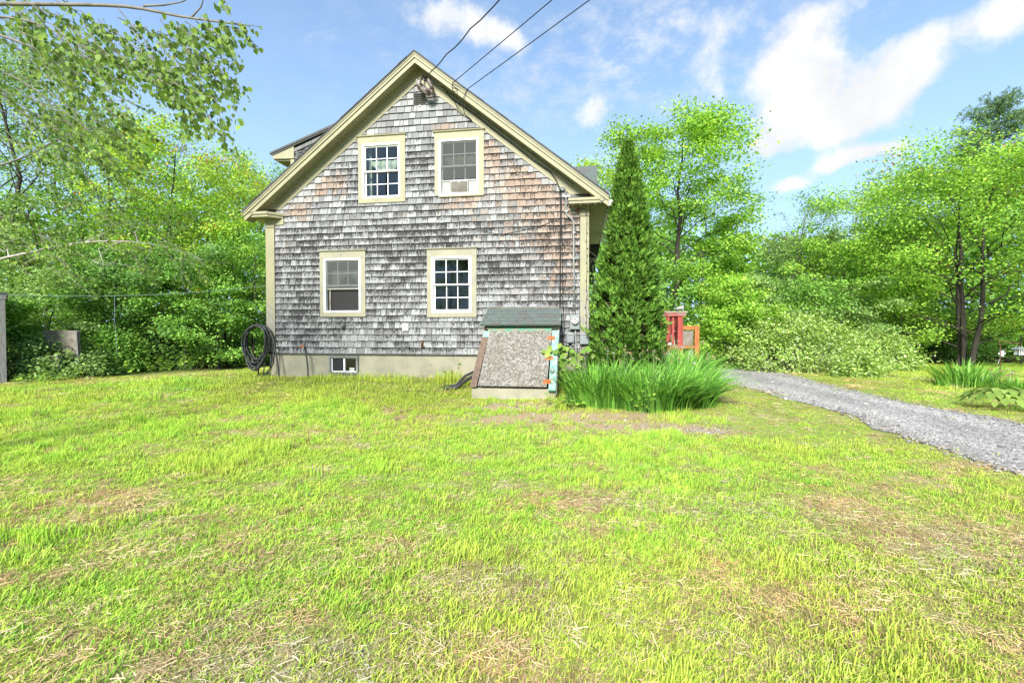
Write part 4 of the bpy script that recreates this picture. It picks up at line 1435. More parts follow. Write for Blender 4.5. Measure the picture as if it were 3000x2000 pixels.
# ------------------------------------------------------------------ red deck with things on it
D0 = 3.5
dk = HThing('deck', (9.2, D0, -.25), 'red painted wooden deck with picket railing behind the arborvitae', 'deck')
for i in range(9):
    dk.mb().box(7.55, 10.15, D0 + .05 + i * .30, D0 + .34 + i * .30, .40, .44).build('board', M['grey_cap'], dk.root)
dk.mb().box(7.55, 10.02, D0 - .01, D0 + .035, .02, .395).build('skirt', M['red_paint'], dk.root)
dk.mb().box(10.14, 10.18, D0 + .1, D0 + 2.7, .05, .395).build('skirt', M['red_paint'], dk.root)
for (a, b) in ((9.965, 10.105), (7.60, 7.71)):
    dk.mb().box(a, b, D0 - .06, D0 + .06, -.3, 1.49, .004).build('post', M['red_paint'], dk.root)
dk.mb().box(9.965, 10.105, D0 + 1.55, D0 + 1.67, -.3, 1.49, .004).build('post', M['red_paint'], dk.root)
dk.mb().box(7.72, 10.22, D0 - .10, D0 + .10, 1.56, 1.597, .003).build('cap_rail', M['grey_cap'], dk.root)
dk.mb().box(7.72, 10.18, D0 - .085, D0 - .045, 1.465, 1.558).build('rail', M['red_worn'], dk.root)
dk.mb().box(7.72, 10.17, D0 - .085, D0 - .045, .56, .665).build('rail', M['red_worn'], dk.root)
u = 7.80
while u < 9.93:
    dk.mb().box(u, u + .055, D0 - .043, D0 - .012, .60, 1.555).build('picket', M['red_paint'], dk.root)
    u += .155
dk.mb().box(10.03, 10.13, D0 + .11, D0 + 1.6, 1.50, 1.54).build('cap_rail', M['grey_cap'], dk.root)
dk.mb().box(10.04, 10.08, D0 + .11, D0 + 1.54, .60, .69).build('rail', M['red_worn'], dk.root)
for i in range(9): dk.mb().box(10.045, 10.075, D0 + .2 + i * .15, D0 + .255 + i * .15, .69, 1.50).build('picket', M['red_paint'], dk.root)
bh2 = HThing('post_lantern', (7.775, D0, 1.6), 'small orange cedar birdhouse on the deck rail by the corner board', 'birdhouse')
bh2.mb().box(7.70, 7.85, D0 - .07, D0 + .07, 1.60, 1.83).build('body', M['cedar'], bh2.root)
bh2.mb().prism([(7.68, 1.83), (7.775, 1.91), (7.87, 1.83), (7.87, 1.815), (7.68, 1.815)], D0 - .10, D0 + .09).build('roof', M['hinge'], bh2.root)

# goose figure, frog figure, cup, gnome-like pot, cedar chair
gs = HThing('goose_figure', (9.84, D0 + .35, .44), 'white ceramic goose standing on the deck behind the pickets', 'figurine')
m_ = gs.mb()
m_.tube([(9.72, D0 + .35, .60), (9.77, D0 + .35, .62), (9.85, D0 + .35, .63), (9.92, D0 + .35, .64), (9.97, D0 + .35, .66)], [.02, .075, .105, .085, .04], 10)
m_.tube([(9.93, D0 + .35, .66), (9.935, D0 + .35, .78), (9.915, D0 + .35, .92), (9.90, D0 + .35, 1.0), (9.92, D0 + .35, 1.06), (9.96, D0 + .35, 1.05)], [.06, .04, .027, .026, .036, .02], 8)
m_.build('body', M['white_ceramic'], gs.root)
gs.mb().tube([(9.965, D0 + .35, 1.05), (10.02, D0 + .35, 1.035)], [.016, .006], 6).build('beak', M['cedar'], gs.root)
gs.mb().tube([(9.83, D0 + .33, .44), (9.84, D0 + .34, .56)], .012, 5).tube([(9.88, D0 + .37, .44), (9.87, D0 + .36, .56)], .012, 5).build('leg', M['cedar'], gs.root)
fg = HThing('frog_figure', (10.04, D0, 1.597), 'pale grey stone frog crouching on the deck rail corner', 'figurine')
m_ = fg.mb()
z0 = 1.597
m_.tube([(9.93, D0, z0 + .05), (9.97, D0, z0 + .075), (10.04, D0, z0 + .10), (10.10, D0, z0 + .115), (10.14, D0, z0 + .11)], [.02, .045, .05, .042, .022], 8)
m_.tube([(9.95, D0 - .05, z0 + .06), (9.99, D0 - .07, z0 + .07), (9.94, D0 - .06, z0 + .012)], [.025, .025, .014], 6).tube([(9.95, D0 + .05, z0 + .06), (9.99, D0 + .07, z0 + .07), (9.94, D0 + .06, z0 + .012)], [.025, .025, .014], 6)
m_.tube([(10.09, D0 - .03, z0 + .09), (10.10, D0 - .05, z0 + .05), (10.12, D0 - .05, z0 + .005)], [.018, .014, .012], 6).tube([(10.09, D0 + .03, z0 + .09), (10.10, D0 + .05, z0 + .05), (10.12, D0 + .05, z0 + .005)], [.018, .014, .012], 6)
m_.lathe([(.004, .0), (.016, .012), (.004, .028)], (10.115, D0 - .025, z0 + .135), 6).lathe([(.004, .0), (.016, .012), (.004, .028)], (10.115, D0 + .025, z0 + .135), 6)
m_.build('body', M['stone'], fg.root)
cp = HThing('cup', (9.645, D0, 1.597), 'small red cup with a white side on the deck rail', 'cup')
cp.mb().lathe([(.0, 0), (.03, 0), (.038, .10), (.034, .10), (.028, .01)], (9.665, D0, 1.597), 10).build('body', M['red_plastic'], cp.root)
cp.mb().box(9.57, 9.632, D0 - .03, D0 + .03, 1.597, 1.68, .006).build('carton', M['white_ceramic'], cp.root)
cu0, cu1, cdp = 10.62, 11.02, 5.5
ch = HThing('cedar_gate', (10.82, cdp, -.25), 'orange cedar stair railing standing beyond the red deck', 'railing')
ch.mb().box(10.88, 11.02, cdp - .05, cdp + .09, -.3, 1.10, .004).build('post', M['cedar'], ch.root)
ch.mb().box(10.20, 11.02, cdp - .06, cdp + .10, 1.105, 1.225, .004).build('rail', M['cedar'], ch.root)
ch.mb().box(10.20, 10.878, cdp - .03, cdp + .03, .50, .60, .004).build('rail', M['cedar'], ch.root)
ch.mb().box(10.20, 10.30, cdp - .05, cdp + .05, -.3, 1.10, .004).build('post', M['cedar'], ch.root)
ch.mb().box(10.305, 10.84, cdp + .0, cdp + .02, .61, 1.09).build('infill_panel', M['panel'], ch.root)
pt = HThing('flower_pot', (10.22, D0 - .15, .40), 'small lavender pot at the foot of the red deck post', 'pot')
pt.mb().lathe([(.0, -.65), (.035, -.65), (.035, -.02), (.05, 0), (.085, .14), (.095, .15), (.08, .145), (.05, .02)], (10.26, D0 - .2, .36), 10).build('pot', simple('lavender_glaze', (0.42, 0.40, 0.55)), pt.root)

# ------------------------------------------------------------------ far left: shed, leaning panels, clothes line
sx, sy, sz = on_ground(20, 1122)
shed = empty('shed', (sx, sy, sz), 'grey weathered shed with a plank door at the left edge', 'shed', R(48))
MB().box(-2.6, -.22, 0, 2.2, -.1, 2.15).build('wall', M['shed'], shed)
MB().box(-.22, .0, -.03, .02, -.1, 2.28).build('corner_board', M['shed'], shed)
MB().box(-2.6, .02, -.04, .04, 2.16, 2.30).build('head_board', M['shed'], shed)
for i in range(6): MB().box(-.95 + i * .12, -.835 + i * .12, -.022, -.002, .0, 2.10).build('plank', M['grey_wood'], shed)
MB().prism([(-.06, 2.33), (2.3, 2.12), (2.3, 2.06), (-.06, 2.301)], -2.65, .05, 'x').build('roof', M['roofing'], shed)
for (px0, px1, yt, yb, lab, tilt) in ((62, 150, 1040, 1118, 'lower bare board panel leaning among the leaves beside the shed', .10), (68, 172, 968, 1040, 'upper weathered board panel standing behind the leaves', .05)):
    x0, y0, z0 = on_ground(px0, 1114); x1, y1, _ = on_ground(px1, 1114)
    y0 += .25 if yt > 1000 else .6
    top = seen_at(px0, yt, y0)[2]; bot = z0 if yt > 1000 else seen_at(px0, yb + 40, y0)[2]
    r_ = empty('board_panel', (x0, y0, z0), lab, 'panel')
    MB((x0, y0, z0)).obox(((x0 + x1) / 2, y0, (top + bot) / 2), (1, .05, 0), (0, 1, tilt), (0, -tilt, 1), x1 - x0, .025, top - bot).build('sheet', M['panel'], r_)
    MB((x0, y0, z0)).obox((x1 - .03, y0 - .03, (top + z0) / 2), (1, .05, 0), (0, 1, tilt), (0, -tilt, 1), .05, .03, top - z0).build('batten', M['grey_wood'], r_)
A_, B_ = Vector((sx, sy - .05, sz + 2.27)), Vector(HW(-.02, 1.2, 2.32))
cl = empty('clothes_line', B_, 'pale clothes line strung from the shed to the house with a hanging strand', 'line')
lp = [A_.lerp(B_, i / 16) - Vector((0, 0, .16 * math.sin(math.pi * i / 16))) for i in range(17)]
MB(B_).tube(lp, .0045, 5).build('line', M['twine'], cl)
hp_ = lp[6]
MB(B_).tube([hp_, hp_ - Vector((.01, 0, .6)), hp_ - Vector((-.03, 0, 1.25)), hp_ - Vector((-.04, 0, 1.55))], .0045, 5).build('hanging_strand', M['twine'], cl)

# ------------------------------------------------------------------ plants
def unit(v):
    return v / np.maximum(np.linalg.norm(v, axis=-1, keepdims=True), 1e-9)


def leaf_quads(P, A, Nn, L, Wd, fold=0.0):
    """diamond leaves: centres P, long axes A, normals Nn, lengths L, widths Wd"""
    A = unit(A)
    B = unit(np.cross(Nn, A))
    n = len(P)
    V = np.empty((n, 4, 3))
    L, Wd = np.broadcast_to(L, n)[:, None], np.broadcast_to(Wd, n)[:, None]
    V[:, 0] = P - A * L * .5
    V[:, 1] = P + B * Wd * .5 - A * L * .08
    V[:, 2] = P + A * L * .5
    V[:, 3] = P - B * Wd * .5 - A * L * .08
    return V.reshape(-1, 3), np.arange(n * 4).reshape(n, 4)


def pal(rng, n, cols, wts=None):
    c = np.array(cols)
    i = rng.choice(len(c), n, p=wts)
    return c[i] * rng.uniform(.8, 1.2, (n, 1))


def tubes_mesh(name, lines, seg=5):
    """lines: list of (points (k,3), radii (k,)) -> one mesh"""
    Vs, Fs, b = [], [], 0
    ang = np.arange(seg) * 2 * np.pi / seg
    for P, r in lines:
        P = np.asarray(P, float); r = np.asarray(r, float)
        t = np.gradient(P, axis=0); t = unit(t)
        ref = np.where(np.abs(t[:, 2:3]) > .9, np.array([[1., 0, 0]]), np.array([[0, 0, 1.]]))
        a = unit(np.cross(t, ref)); c = np.cross(t, a)
        ring = P[:, None] + (a[:, None] * np.cos(ang)[None, :, None] + c[:, None] * np.sin(ang)[None, :, None]) * r[:, None, None]
        k = len(P)
        idx = b + np.arange(k * seg).reshape(k, seg)
        f = np.stack([idx[:-1], np.roll(idx[:-1], -1, 1), np.roll(idx[1:], -1, 1), idx[1:]], -1).reshape(-1, 4)
        Vs.append(ring.reshape(-1, 3)); Fs.append(f); b += k * seg
    return raw_mesh(name, np.concatenate(Vs), np.concatenate(Fs), 4, None, True)


def bend(p0, p1, k, wob, rng, droop=0.0):
    t = np.linspace(0, 1, k)[:, None]
    P = p0 + (p1 - p0) * t
    P = P + rng.normal(0, wob, (k, 3)) * np.sin(np.pi * t)
    P[:, 2] += droop * (t[:, 0] ** 2) * -1 + droop * t[:, 0] * .6
    return P


LIME = [(0.291, 0.469, 0.065), (0.215, 0.391, 0.058), (0.368, 0.516, 0.072), (0.153, 0.297, 0.051)]
MID = [(0.153, 0.312, 0.058), (0.199, 0.36, 0.065), (0.116, 0.234, 0.046), (0.245, 0.406, 0.087)]
DEEP = [(0.104, 0.223, 0.051), (0.143, 0.271, 0.065), (0.08, 0.176, 0.043), (0.191, 0.319, 0.087)]
YEL = [(0.368, 0.516, 0.072), (0.291, 0.469, 0.072), (0.46, 0.516, 0.072), (0.199, 0.36, 0.058)]
GREYG = [(0.23, 0.343, 0.109), (0.169, 0.265, 0.08), (0.291, 0.406, 0.131), (0.123, 0.219, 0.065)]


def build_tree(H, Rr, base, seed, cols, style='maple', nleaf=9000, lsz=.10, nprim=20, bare=.0, tips=0.0, lean=(0, 0), trunk_r=None, stems=1):
    rng = np.random.default_rng(seed)
    lines, cent, cr, cdir = [], [], [], []
    for s in range(stems):
        off = rng.normal(0, .25, 2) * (stems > 1)
        top = np.array([lean[0] * H + off[0] * 3 * (stems > 1) + rng.normal(0, .03 * H), lean[1] * H + off[1] * 3 * (stems > 1) + rng.normal(0, .03 * H), H * rng.uniform(.90, .97)])
        tr = bend(np.array([off[0], off[1], -.15]), top, 9, .012 * H, rng)
        r0 = (trunk_r or .012 * H) / (1 if stems == 1 else 1.4)
        lines.append((tr, np.linspace(r0, r0 * .12, 9)))
        npi = max(4, nprim // stems)
        for i in range(npi):
            f = base + (1 - base) * ((i + rng.uniform(.1, .9)) / npi) ** .85 * .97
            if f > .985: f = .985
            p0 = np.array([np.interp(f, np.linspace(0, 1, 9), tr[:, k]) for k in range(3)])
            az = i * 2.399 + rng.normal(0, .4) + s * 1.3
            g = (f - base) / (1 - base)
            if style == 'maple': prof, asc = (math.sin(math.pi * (.12 + .80 * g ** .8)) ** .75), .35 + .75 * g
            elif style == 'aspen': prof, asc = (.55 + .45 * math.sin(math.pi * g)), .75 + .5 * g
            elif style == 'layer': prof, asc = (1 - g) ** .65 * .95 + .10, .12 + .5 * g
            else: prof, asc = (1 - g) ** .8 * .95 + .05, .15
            Ln = Rr * prof * rng.uniform(.75, 1.15)
            d = np.array([math.cos(az), math.sin(az), asc])
            p1 = p0 + d * Ln
            if p1[2] > H * 1.01: p1[2] = H * rng.uniform(.93, 1.01)
            br = bend(p0, p1, 6, .05 * Ln, rng, droop=.10 * Ln)
            rb = max(.006, r0 * (1 - f) * .32 + .006)
            lines.append((br, np.linspace(rb, rb * .25, 6)))
            nsec = 5 if Ln > .8 else 3
            for j in range(nsec):
                t = .30 + .70 * (j + rng.uniform(.2, .8)) / nsec
                q0 = np.array([np.interp(t, np.linspace(0, 1, 6), br[:, k]) for k in range(3)])
                a2 = az + rng.choice([-1, 1]) * rng.uniform(.4, 1.1)
                L2 = Ln * rng.uniform(.25, .5) * (1.15 - .5 * t)
                q1 = q0 + np.array([math.cos(a2), math.sin(a2), rng.uniform(-.1, .55)]) * L2
                lines.append((bend(q0, q1, 4, .04 * L2, rng), np.linspace(rb * .4, .003, 4)))
                for tt_ in (.45, 1.0):
                    cent.append(q0 + (q1 - q0) * tt_); cr.append(.10 * Rr + .16); cdir.append(a2)
            cent.append(p1); cr.append(.10 * Rr + .16); cdir.append(az)
    cent, cr, cdir = np.array(cent), np.array(cr), np.array(cdir)
    if bare: 
        keep = rng.random(len(cent)) > bare
        cent, cr, cdir = cent[keep], cr[keep], cdir[keep]
    nc = len(cent)
    ci = rng.integers(0, nc, nleaf)
    flat = .42 if style in ('maple', 'layer') else .7
    P = cent[ci] + rng.normal(0, 1, (nleaf, 3)) * cr[ci][:, None] * np.array([.72, .72, flat * .72])
    P[:, 2] = np.maximum(P[:, 2], .06)
    ax = np.stack([np.cos(cdir[ci] + rng.normal(0, .9, nleaf)), np.sin(cdir[ci] + rng.normal(0, .9, nleaf)), rng.normal(-.35, .35, nleaf)], 1)
    Nn = unit(np.array([0, 0, 1.0]) + rng.normal(0, .62, (nleaf, 3)))
    L = lsz * rng.uniform(.7, 1.35, nleaf)
    V, Fq = leaf_quads(P, ax, Nn, L, L * .68)
    ctone = rng.uniform(.78, 1.22, nc)[ci][:, None]
    C = pal(rng, nleaf, cols, [.35, .30, .15, .20]) * ctone
    if tips:
        tipc = (rng.random(nc) < tips)[ci] & (rng.random(nleaf) < .55)
        C[tipc] = np.array([.42, .24, .06]) * rng.uniform(.8, 1.2, (tipc.sum(), 1))
    return tubes_mesh('trunk', lines, 5), raw_mesh('crown', V, Fq, 4, np.repeat(C, 4, 0))


def tree_thing(name, label, pos, tm, cm, bark='bark', leafm='leaf', rz=0.0, sc=1.0, cat='tree', group=None):
    r_ = empty(name, pos, label, cat, rz, group)
    r_.scale = (sc, sc, sc)
    link('trunk', tm, M[bark], r_); link('crown', cm, M[leafm], r_)
    return r_


def place(px, depth):
    x = (px - 1500) / F * depth
    return (x, depth, float(ground_h(x, depth)) - .05)


def tree(name, label, px, depth, ytop, Rpx, base, cols, seed, **kw):
    """a tree whose top shows at photo height ytop and whose crown is about 2*Rpx wide there"""
    extra = {k: kw.pop(k) for k in ('bark', 'leafm', 'cat', 'group') if k in kw}
    pos = place(px, depth)
    H = seen_at(px, ytop, depth)[2] - pos[2]
    tm, cm = build_tree(H, Rpx / F * depth, base, seed, cols, **kw)
    return tree_thing(name, label, pos, tm, cm, **extra)


WL, WR = 'trees in the woods left of the house', 'trees beyond the driveway'
# left woods
tree('maple_tree', 'yellow green maple with a forked dark trunk, left of the house', 505, 18.5, 375, 190, .30, YEL, 11, nleaf=14300, lsz=0.097, tips=.10, group=WL, nprim=24)
tree('maple_tree', 'pale maple with thin crown nearest the left eave of the house', 690, 21, 478, 150, .28, YEL, 12, nleaf=11700, lsz=0.101, tips=.16, group=WL)
tree('maple_tree', 'tall green maple left of the forked maple, under the birch leaves', 300, 20, 330, 190, .2, LIME, 13, nleaf=14300, lsz=0.101, tips=.05, group=WL)
tree('deciduous_tree', 'tall grey green tree behind the birch branches near the left edge', 130, 18, 150, 210, .15, GREYG, 14, nleaf=15600, lsz=0.084, group=WL, style='aspen')
tree('deciduous_tree', 'dark green tree at the far left edge above the shed', -60, 17, 60, 230, .12, GREYG, 15, nleaf=15600, lsz=0.084, group=WL, style='aspen')
tree('deciduous_tree', 'sparse tree with open twigs just left of the house dormer', 775, 25, 470, 120, .3, MID, 16, nleaf=7150, lsz=0.101, group=WL, style='aspen')
tree('deciduous_tree', 'mid green tree in the second row behind the forked maple', 420, 26, 420, 200, .1, MID, 17, nleaf=11700, lsz=0.126, group=WL)
tree('deciduous_tree', 'mid green tree in the second row behind the house corner', 610, 27, 500, 190, .1, LIME, 18, nleaf=11700, lsz=0.126, group=WL)
tree('deciduous_tree', 'deep green tree in the second row behind the shed', 180, 26, 330, 220, .08, MID, 19, nleaf=11700, lsz=0.126, group=WL)
for i, (px, dep, yt, rp, cols, lab) in enumerate((
        (70, 14.2, 800, 110, GREYG, 'grey green sapling growing in front of the board panels'),
        (215, 15.0, 700, 130, MID, 'leafy sapling right of the board panels'),
        (330, 15.6, 730, 120, DEEP, 'dark sapling behind the hanging clothes line strand'),
        (430, 15.8, 760, 120, MID, 'bushy sapling over the dark hollow, mid left'),
        (540, 16.2, 720, 130, DEEP, 'dark leafy sapling under the forked maple'),
        (640, 16.6, 740, 120, MID, 'broad sapling between the forked maple and the house'),
        (735, 16.8, 680, 110, MID, 'tall sapling right beside the left corner board'),
        (150, 16.5, 560, 140, GREYG, 'tall grey green sapling behind the long pale branch'),
        (420, 17.5, 560, 150, LIME, 'bright sapling in front of the forked maple trunk'),
        (620, 18.0, 590, 130, YEL, 'yellowish sapling with light top left of the eave'),
        (20, 13.0, 880, 90, MID, 'low leafy sapling covering the shed corner'))):
    tree('sapling', lab, px, dep, yt, rp, .10, cols, 40 + i, nleaf=8450, lsz=0.092, style='layer' if i % 2 else 'maple', group='saplings along the left wood edge', stems=2 if i % 3 == 0 else 1, nprim=18)
# right woods
tree('maple_tree', 'large rounded maple with dark trunk directly behind the arborvitae', 1965, 19, 372, 200, .25, LIME, 61, nleaf=27300, lsz=0.109, nprim=32, group=WR, trunk_r=.16)
tree('maple_tree', 'green maple filling the gap between house eave and arborvitae', 1800, 22, 470, 150, .15, YEL, 62, nleaf=11700, lsz=0.109, group=WR, tips=.04)
tree('maple_tree', 'lime green maple right of the large rounded maple', 2150, 20, 600, 105, .12, LIME, 63, nleaf=14300, lsz=0.101, group=WR, style='layer')
tree('maple_sapling', 'bright lime maple sapling with flat leaf layers behind the cedar railing', 2155, 16.5, 800, 125, .10, LIME, 64, nleaf=10400, lsz=0.092, group=WR, style='layer')
tree('birch_tree', 'thin half bare birch with leaning twigs against the sky', 2270, 22, 590, 90, .35, GREYG, 65, nleaf=900, lsz=0.084, bare=.78, lean=(.12, 0), group=WR, style='aspen', bark='grey_bark')
tree('aspen_tree', 'grey green aspen behind the big shrub, left of centre', 2340, 23, 690, 120, .10, GREYG, 66, nleaf=10400, lsz=0.101, group=WR, style='aspen')
tree('aspen_tree', 'tall aspen with knobbly crown rising behind the big shrub', 2500, 26, 555, 130, .22, MID, 67, nleaf=12350, lsz=0.118, group=WR, style='aspen', bark='pale_bark')
tree('deciduous_tree', 'bright bushy tree in front of the knobbly aspen', 2460, 20, 700, 130, .08, LIME, 68, nleaf=11700, lsz=0.101, group=WR, style='maple', bark='grey_bark')
tree('birch_tree', 'slim birch with white trunk left of the big right maple', 2600, 21, 660, 110, .25, LIME, 69, nleaf=9750, lsz=0.101, group=WR, style='aspen', bark='pale_bark')
tree('maple_tree', 'big spreading maple with dark limbs at the right edge', 2825, 17.5, 470, 310, .10, LIME, 70, nleaf=52000, lsz=.092, nprim=54, tips=.05, group=WR, trunk_r=.15, style='maple', stems=3)
tree('deciduous_tree', 'green tree behind the spreading maple at the right edge', 3000, 23, 560, 180, .1, LIME, 72, nleaf=11700, lsz=0.118, group=WR)
tree('deciduous_tree', 'low green tree in the second row above the big shrub', 2380, 27, 720, 160, .06, MID, 73, nleaf=10400, lsz=0.134, group=WR)
tree('deciduous_tree', 'green tree in the second row between birch and spreading maple', 2690, 27, 640, 160, .06, MID, 74, nleaf=11050, lsz=0.134, group=WR)
tree('deciduous_tree', 'dark tree in the second row behind the large rounded maple', 2060, 27, 560, 180, .06, MID, 75, nleaf=10400, lsz=0.134, group=WR)
for i, (px, dep, yt, rp, cols, lab) in enumerate((
        (2080, 16.5, 900, 100, LIME, 'bright bush behind the cedar railing'),
        (2230, 18.5, 800, 110, GREYG, 'grey green sapling behind the lime maple sapling'),
        (2340, 19.0, 830, 120, MID, 'dark green sapling just above the left end of the big shrub'),
        (2470, 18.2, 810, 100, GREYG, 'slender pale sapling over the middle of the big shrub'),
        (2640, 19.0, 800, 110, LIME, 'leafy sapling above the right end of the big shrub'),
        (2730, 19.5, 900, 110, DEEP, 'dark sapling under the spreading maple, left of its trunk'),
        (2880, 19.5, 920, 110, DEEP, 'dark sapling under the spreading maple, right of its trunk'),
        (2990, 19.0, 850, 120, MID, 'leafy sapling at the right edge behind the garden lantern'),
        (1900, 17.0, 760, 110, MID, 'green sapling behind the right side of the arborvitae'))):
    tree('sapling', lab, px, dep, yt, rp, .06, cols, 90 + i, nleaf=7800, lsz=0.097, style='layer' if i % 2 else 'maple', group='saplings along the right wood edge', stems=2 if i % 3 == 0 else 1, nprim=18)


# white pine
def pine(label, px, depth, ytop, Rm, seed):
    rng = np.random.default_rng(seed)
    pos = place(px, depth)
    H = seen_at(px, ytop, depth)[2] - pos[2]
    tr = bend(np.array([0, 0, 0.]), np.array([.2, 0, H * .985]), 9, .06, rng)
    lines, P, A = [(tr, np.linspace(.24, .02, 9))], [], []
    f = .42
    while f < .985:
        z = H * f
        g = (f - .42) / .58
        Lb = Rm * ((1 - g) ** .75 * .95 + .07)
        for k in range(rng.integers(4, 7)):
            az = rng.uniform(0, 6.28)
            L = Lb * rng.uniform(.6, 1.15)
            p0 = np.array([.2 * f, 0, z])
            p1 = p0 + np.array([math.cos(az), math.sin(az), .22 + .35 * g]) * L
            br = bend(p0, p1, 6, .05, rng, droop=-.10 * L)
            lines.append((br, np.linspace(.045 * (1 - g) + .012, .006, 6)))
            n = int(26 * L) + 10
            t = rng.uniform(.28, 1.0, n)
            c = np.stack([np.interp(t, np.linspace(0, 1, 6), br[:, q]) for q in range(3)], 1) + rng.normal(0, 1, (n, 3)) * np.array([.26, .26, .10]) * (.4 + t[:, None])
            for cc in c:
                m = 9
                P.append(cc + rng.normal(0, .06, (m, 3)))
                A.append(unit(np.array([math.cos(az), math.sin(az), .5]) + rng.normal(0, .8, (m, 3))))
        f += rng.uniform(.022, .036)
    P, A = np.concatenate(P), np.concatenate(A)
    n = len(P)
    L = rng.uniform(.16, .30, n)
    V, Fq = leaf_quads(P, A, rng.normal(0, 1, (n, 3)), L, .035)
    C = pal(rng, n, [(.11, .20, .085), (.15, .25, .10), (.08, .15, .065), (.19, .28, .10)])
    tree_thing('pine_tree', label, pos, tubes_mesh('trunk', lines), raw_mesh('crown', V, Fq, 4, np.repeat(C, 4, 0)), leafm='needle', group=WR)


pine('tall white pine rising above the maple at the upper right edge', 2905, 30, 288, 5.2, 5)
pine('smaller dark pine tip between aspen and spreading maple', 2625, 32, 620, 2.2, 8)


# shrubs: many stems, leaves in clumps through a low mound
def shrub(label, px, ybase, w_, h, dpt, seed, cols, nleaf, lsz=.085, name='shrub', flowers=0, group=None, py_shift=0):
    rng = np.random.default_rng(seed)
    x, y, z = on_ground(px, ybase)
    y += dpt * .5
    nc = int(30 + 26 * w_ * h)
    th, ph = rng.uniform(0, 2 * np.pi, nc), np.arccos(rng.uniform(.0, 1, nc))
    rr = rng.uniform(.35, 1.0, nc) ** .45 * rng.uniform(.86, 1.08, nc)
    dome = np.stack([np.sin(ph) * np.cos(th) * w_ / 2, np.sin(ph) * np.sin(th) * dpt / 2, np.cos(ph) * h], 1)
    cent = dome * rr[:, None]
    cent[:, 2] = np.maximum(cent[:, 2], .10)
    lines = []
    for i in range(0, nc, 3):
        b = np.array([rng.normal(0, w_ * .08), rng.normal(0, dpt * .08), -.05])
        lines.append((bend(b, cent[i], 5, .05, rng, droop=.12 * h), np.linspace(.014, .003, 5)))
    ci = rng.integers(0, nc, nleaf)
    cr = rng.uniform(.13, .26, nc)
    P = cent[ci] + rng.normal(0, 1, (nleaf, 3)) * cr[ci][:, None] * np.array([.8, .8, .6])
    P[:, 2] = np.maximum(P[:, 2], .03)
    az = th[ci] + rng.normal(0, 1, nleaf)
    ax = np.stack([np.cos(az), np.sin(az), rng.normal(-.15, .5, nleaf)], 1)
    outw = unit(dome[ci] + .01)
    Nn = unit(np.array([0, 0, .8]) + outw * .6 + rng.normal(0, .55, (nleaf, 3)))
    L = lsz * rng.uniform(.6, 1.35, nleaf)
    V, Fq = leaf_quads(P, ax, Nn, L, L * .58)
    C = pal(rng, nleaf, cols, [.35, .30, .15, .20]) * rng.uniform(.8, 1.2, nc)[ci][:, None]
    if flowers:
        k = rng.random(nleaf) < flowers
        C[k] = np.array([.55, .56, .42])
    return tree_thing(name, label, (x, y, z), tubes_mesh('stem', lines, 4), raw_mesh('foliage', V, Fq, 4, np.repeat(C, 4, 0)), bark='grey_bark', cat='shrub', group=group)


SH = [(.26, .38, .08), (.34, .46, .14), (.46, .54, .26), (.15, .25, .05)]
SH_old = [(0.226, 0.389, 0.072), (0.284, 0.466, 0.1), (0.36, 0.528, 0.157), (0.134, 0.265, 0.057)]
shrub('big rounded shrub with pale new shoots in the middle of the right lawn edge', 2400, 1098, 4.9, 2.15, 3.0, 21, SH, 18000, .085, flowers=.03)
shrub('lower right part of the shrub row, spilling onto the lawn', 2640, 1090, 3.4, 1.55, 2.4, 22, SH, 13000, .085, flowers=.03)
shrub('low shrub left of the big rounded shrub, beside the driveway', 2225, 1062, 3.2, 1.7, 2.2, 23, SH, 9000, .10)
shrub('leafy shrub just beyond the driveway behind the iris bed', 2125, 1043, 2.6, 1.6, 2.0, 24, LIME, 7000, .11)
shrub('low trailing shrub in front of the big rounded shrub', 2560, 1108, 1.6, .75, 1.1, 25, SH, 4500, .085)
for i, (px, yb, w_, h, lab, cols) in enumerate((
        (640, 1072, 3.4, 1.35, 'light green bush against the left corner board', GREYG), (500, 1080, 2.6, 1.3, 'dark bush beneath the forked maple', DEEP),
        (380, 1088, 2.4, 1.5, 'dark bush behind the hanging clothes line strand', DEEP), (255, 1098, 2.2, 1.5, 'bush right of the leaning board panels', MID),
        (120, 1114, 1.9, .85, 'low bush in front of the leaning board panels', GREYG), (35, 1118, 1.6, 1.1, 'leafy bush at the foot of the shed', GREYG), (590, 1058, 3.0, 2.2, 'tall dark bush behind the light green bush', DEEP), (720, 1052, 2.6, 2.0, 'tall bush right behind the coiled hose', MID))):
    shrub(lab, px, yb, w_, h, 1.7, 120 + i, cols, 5500, .095, group='bushes along the left wood edge')


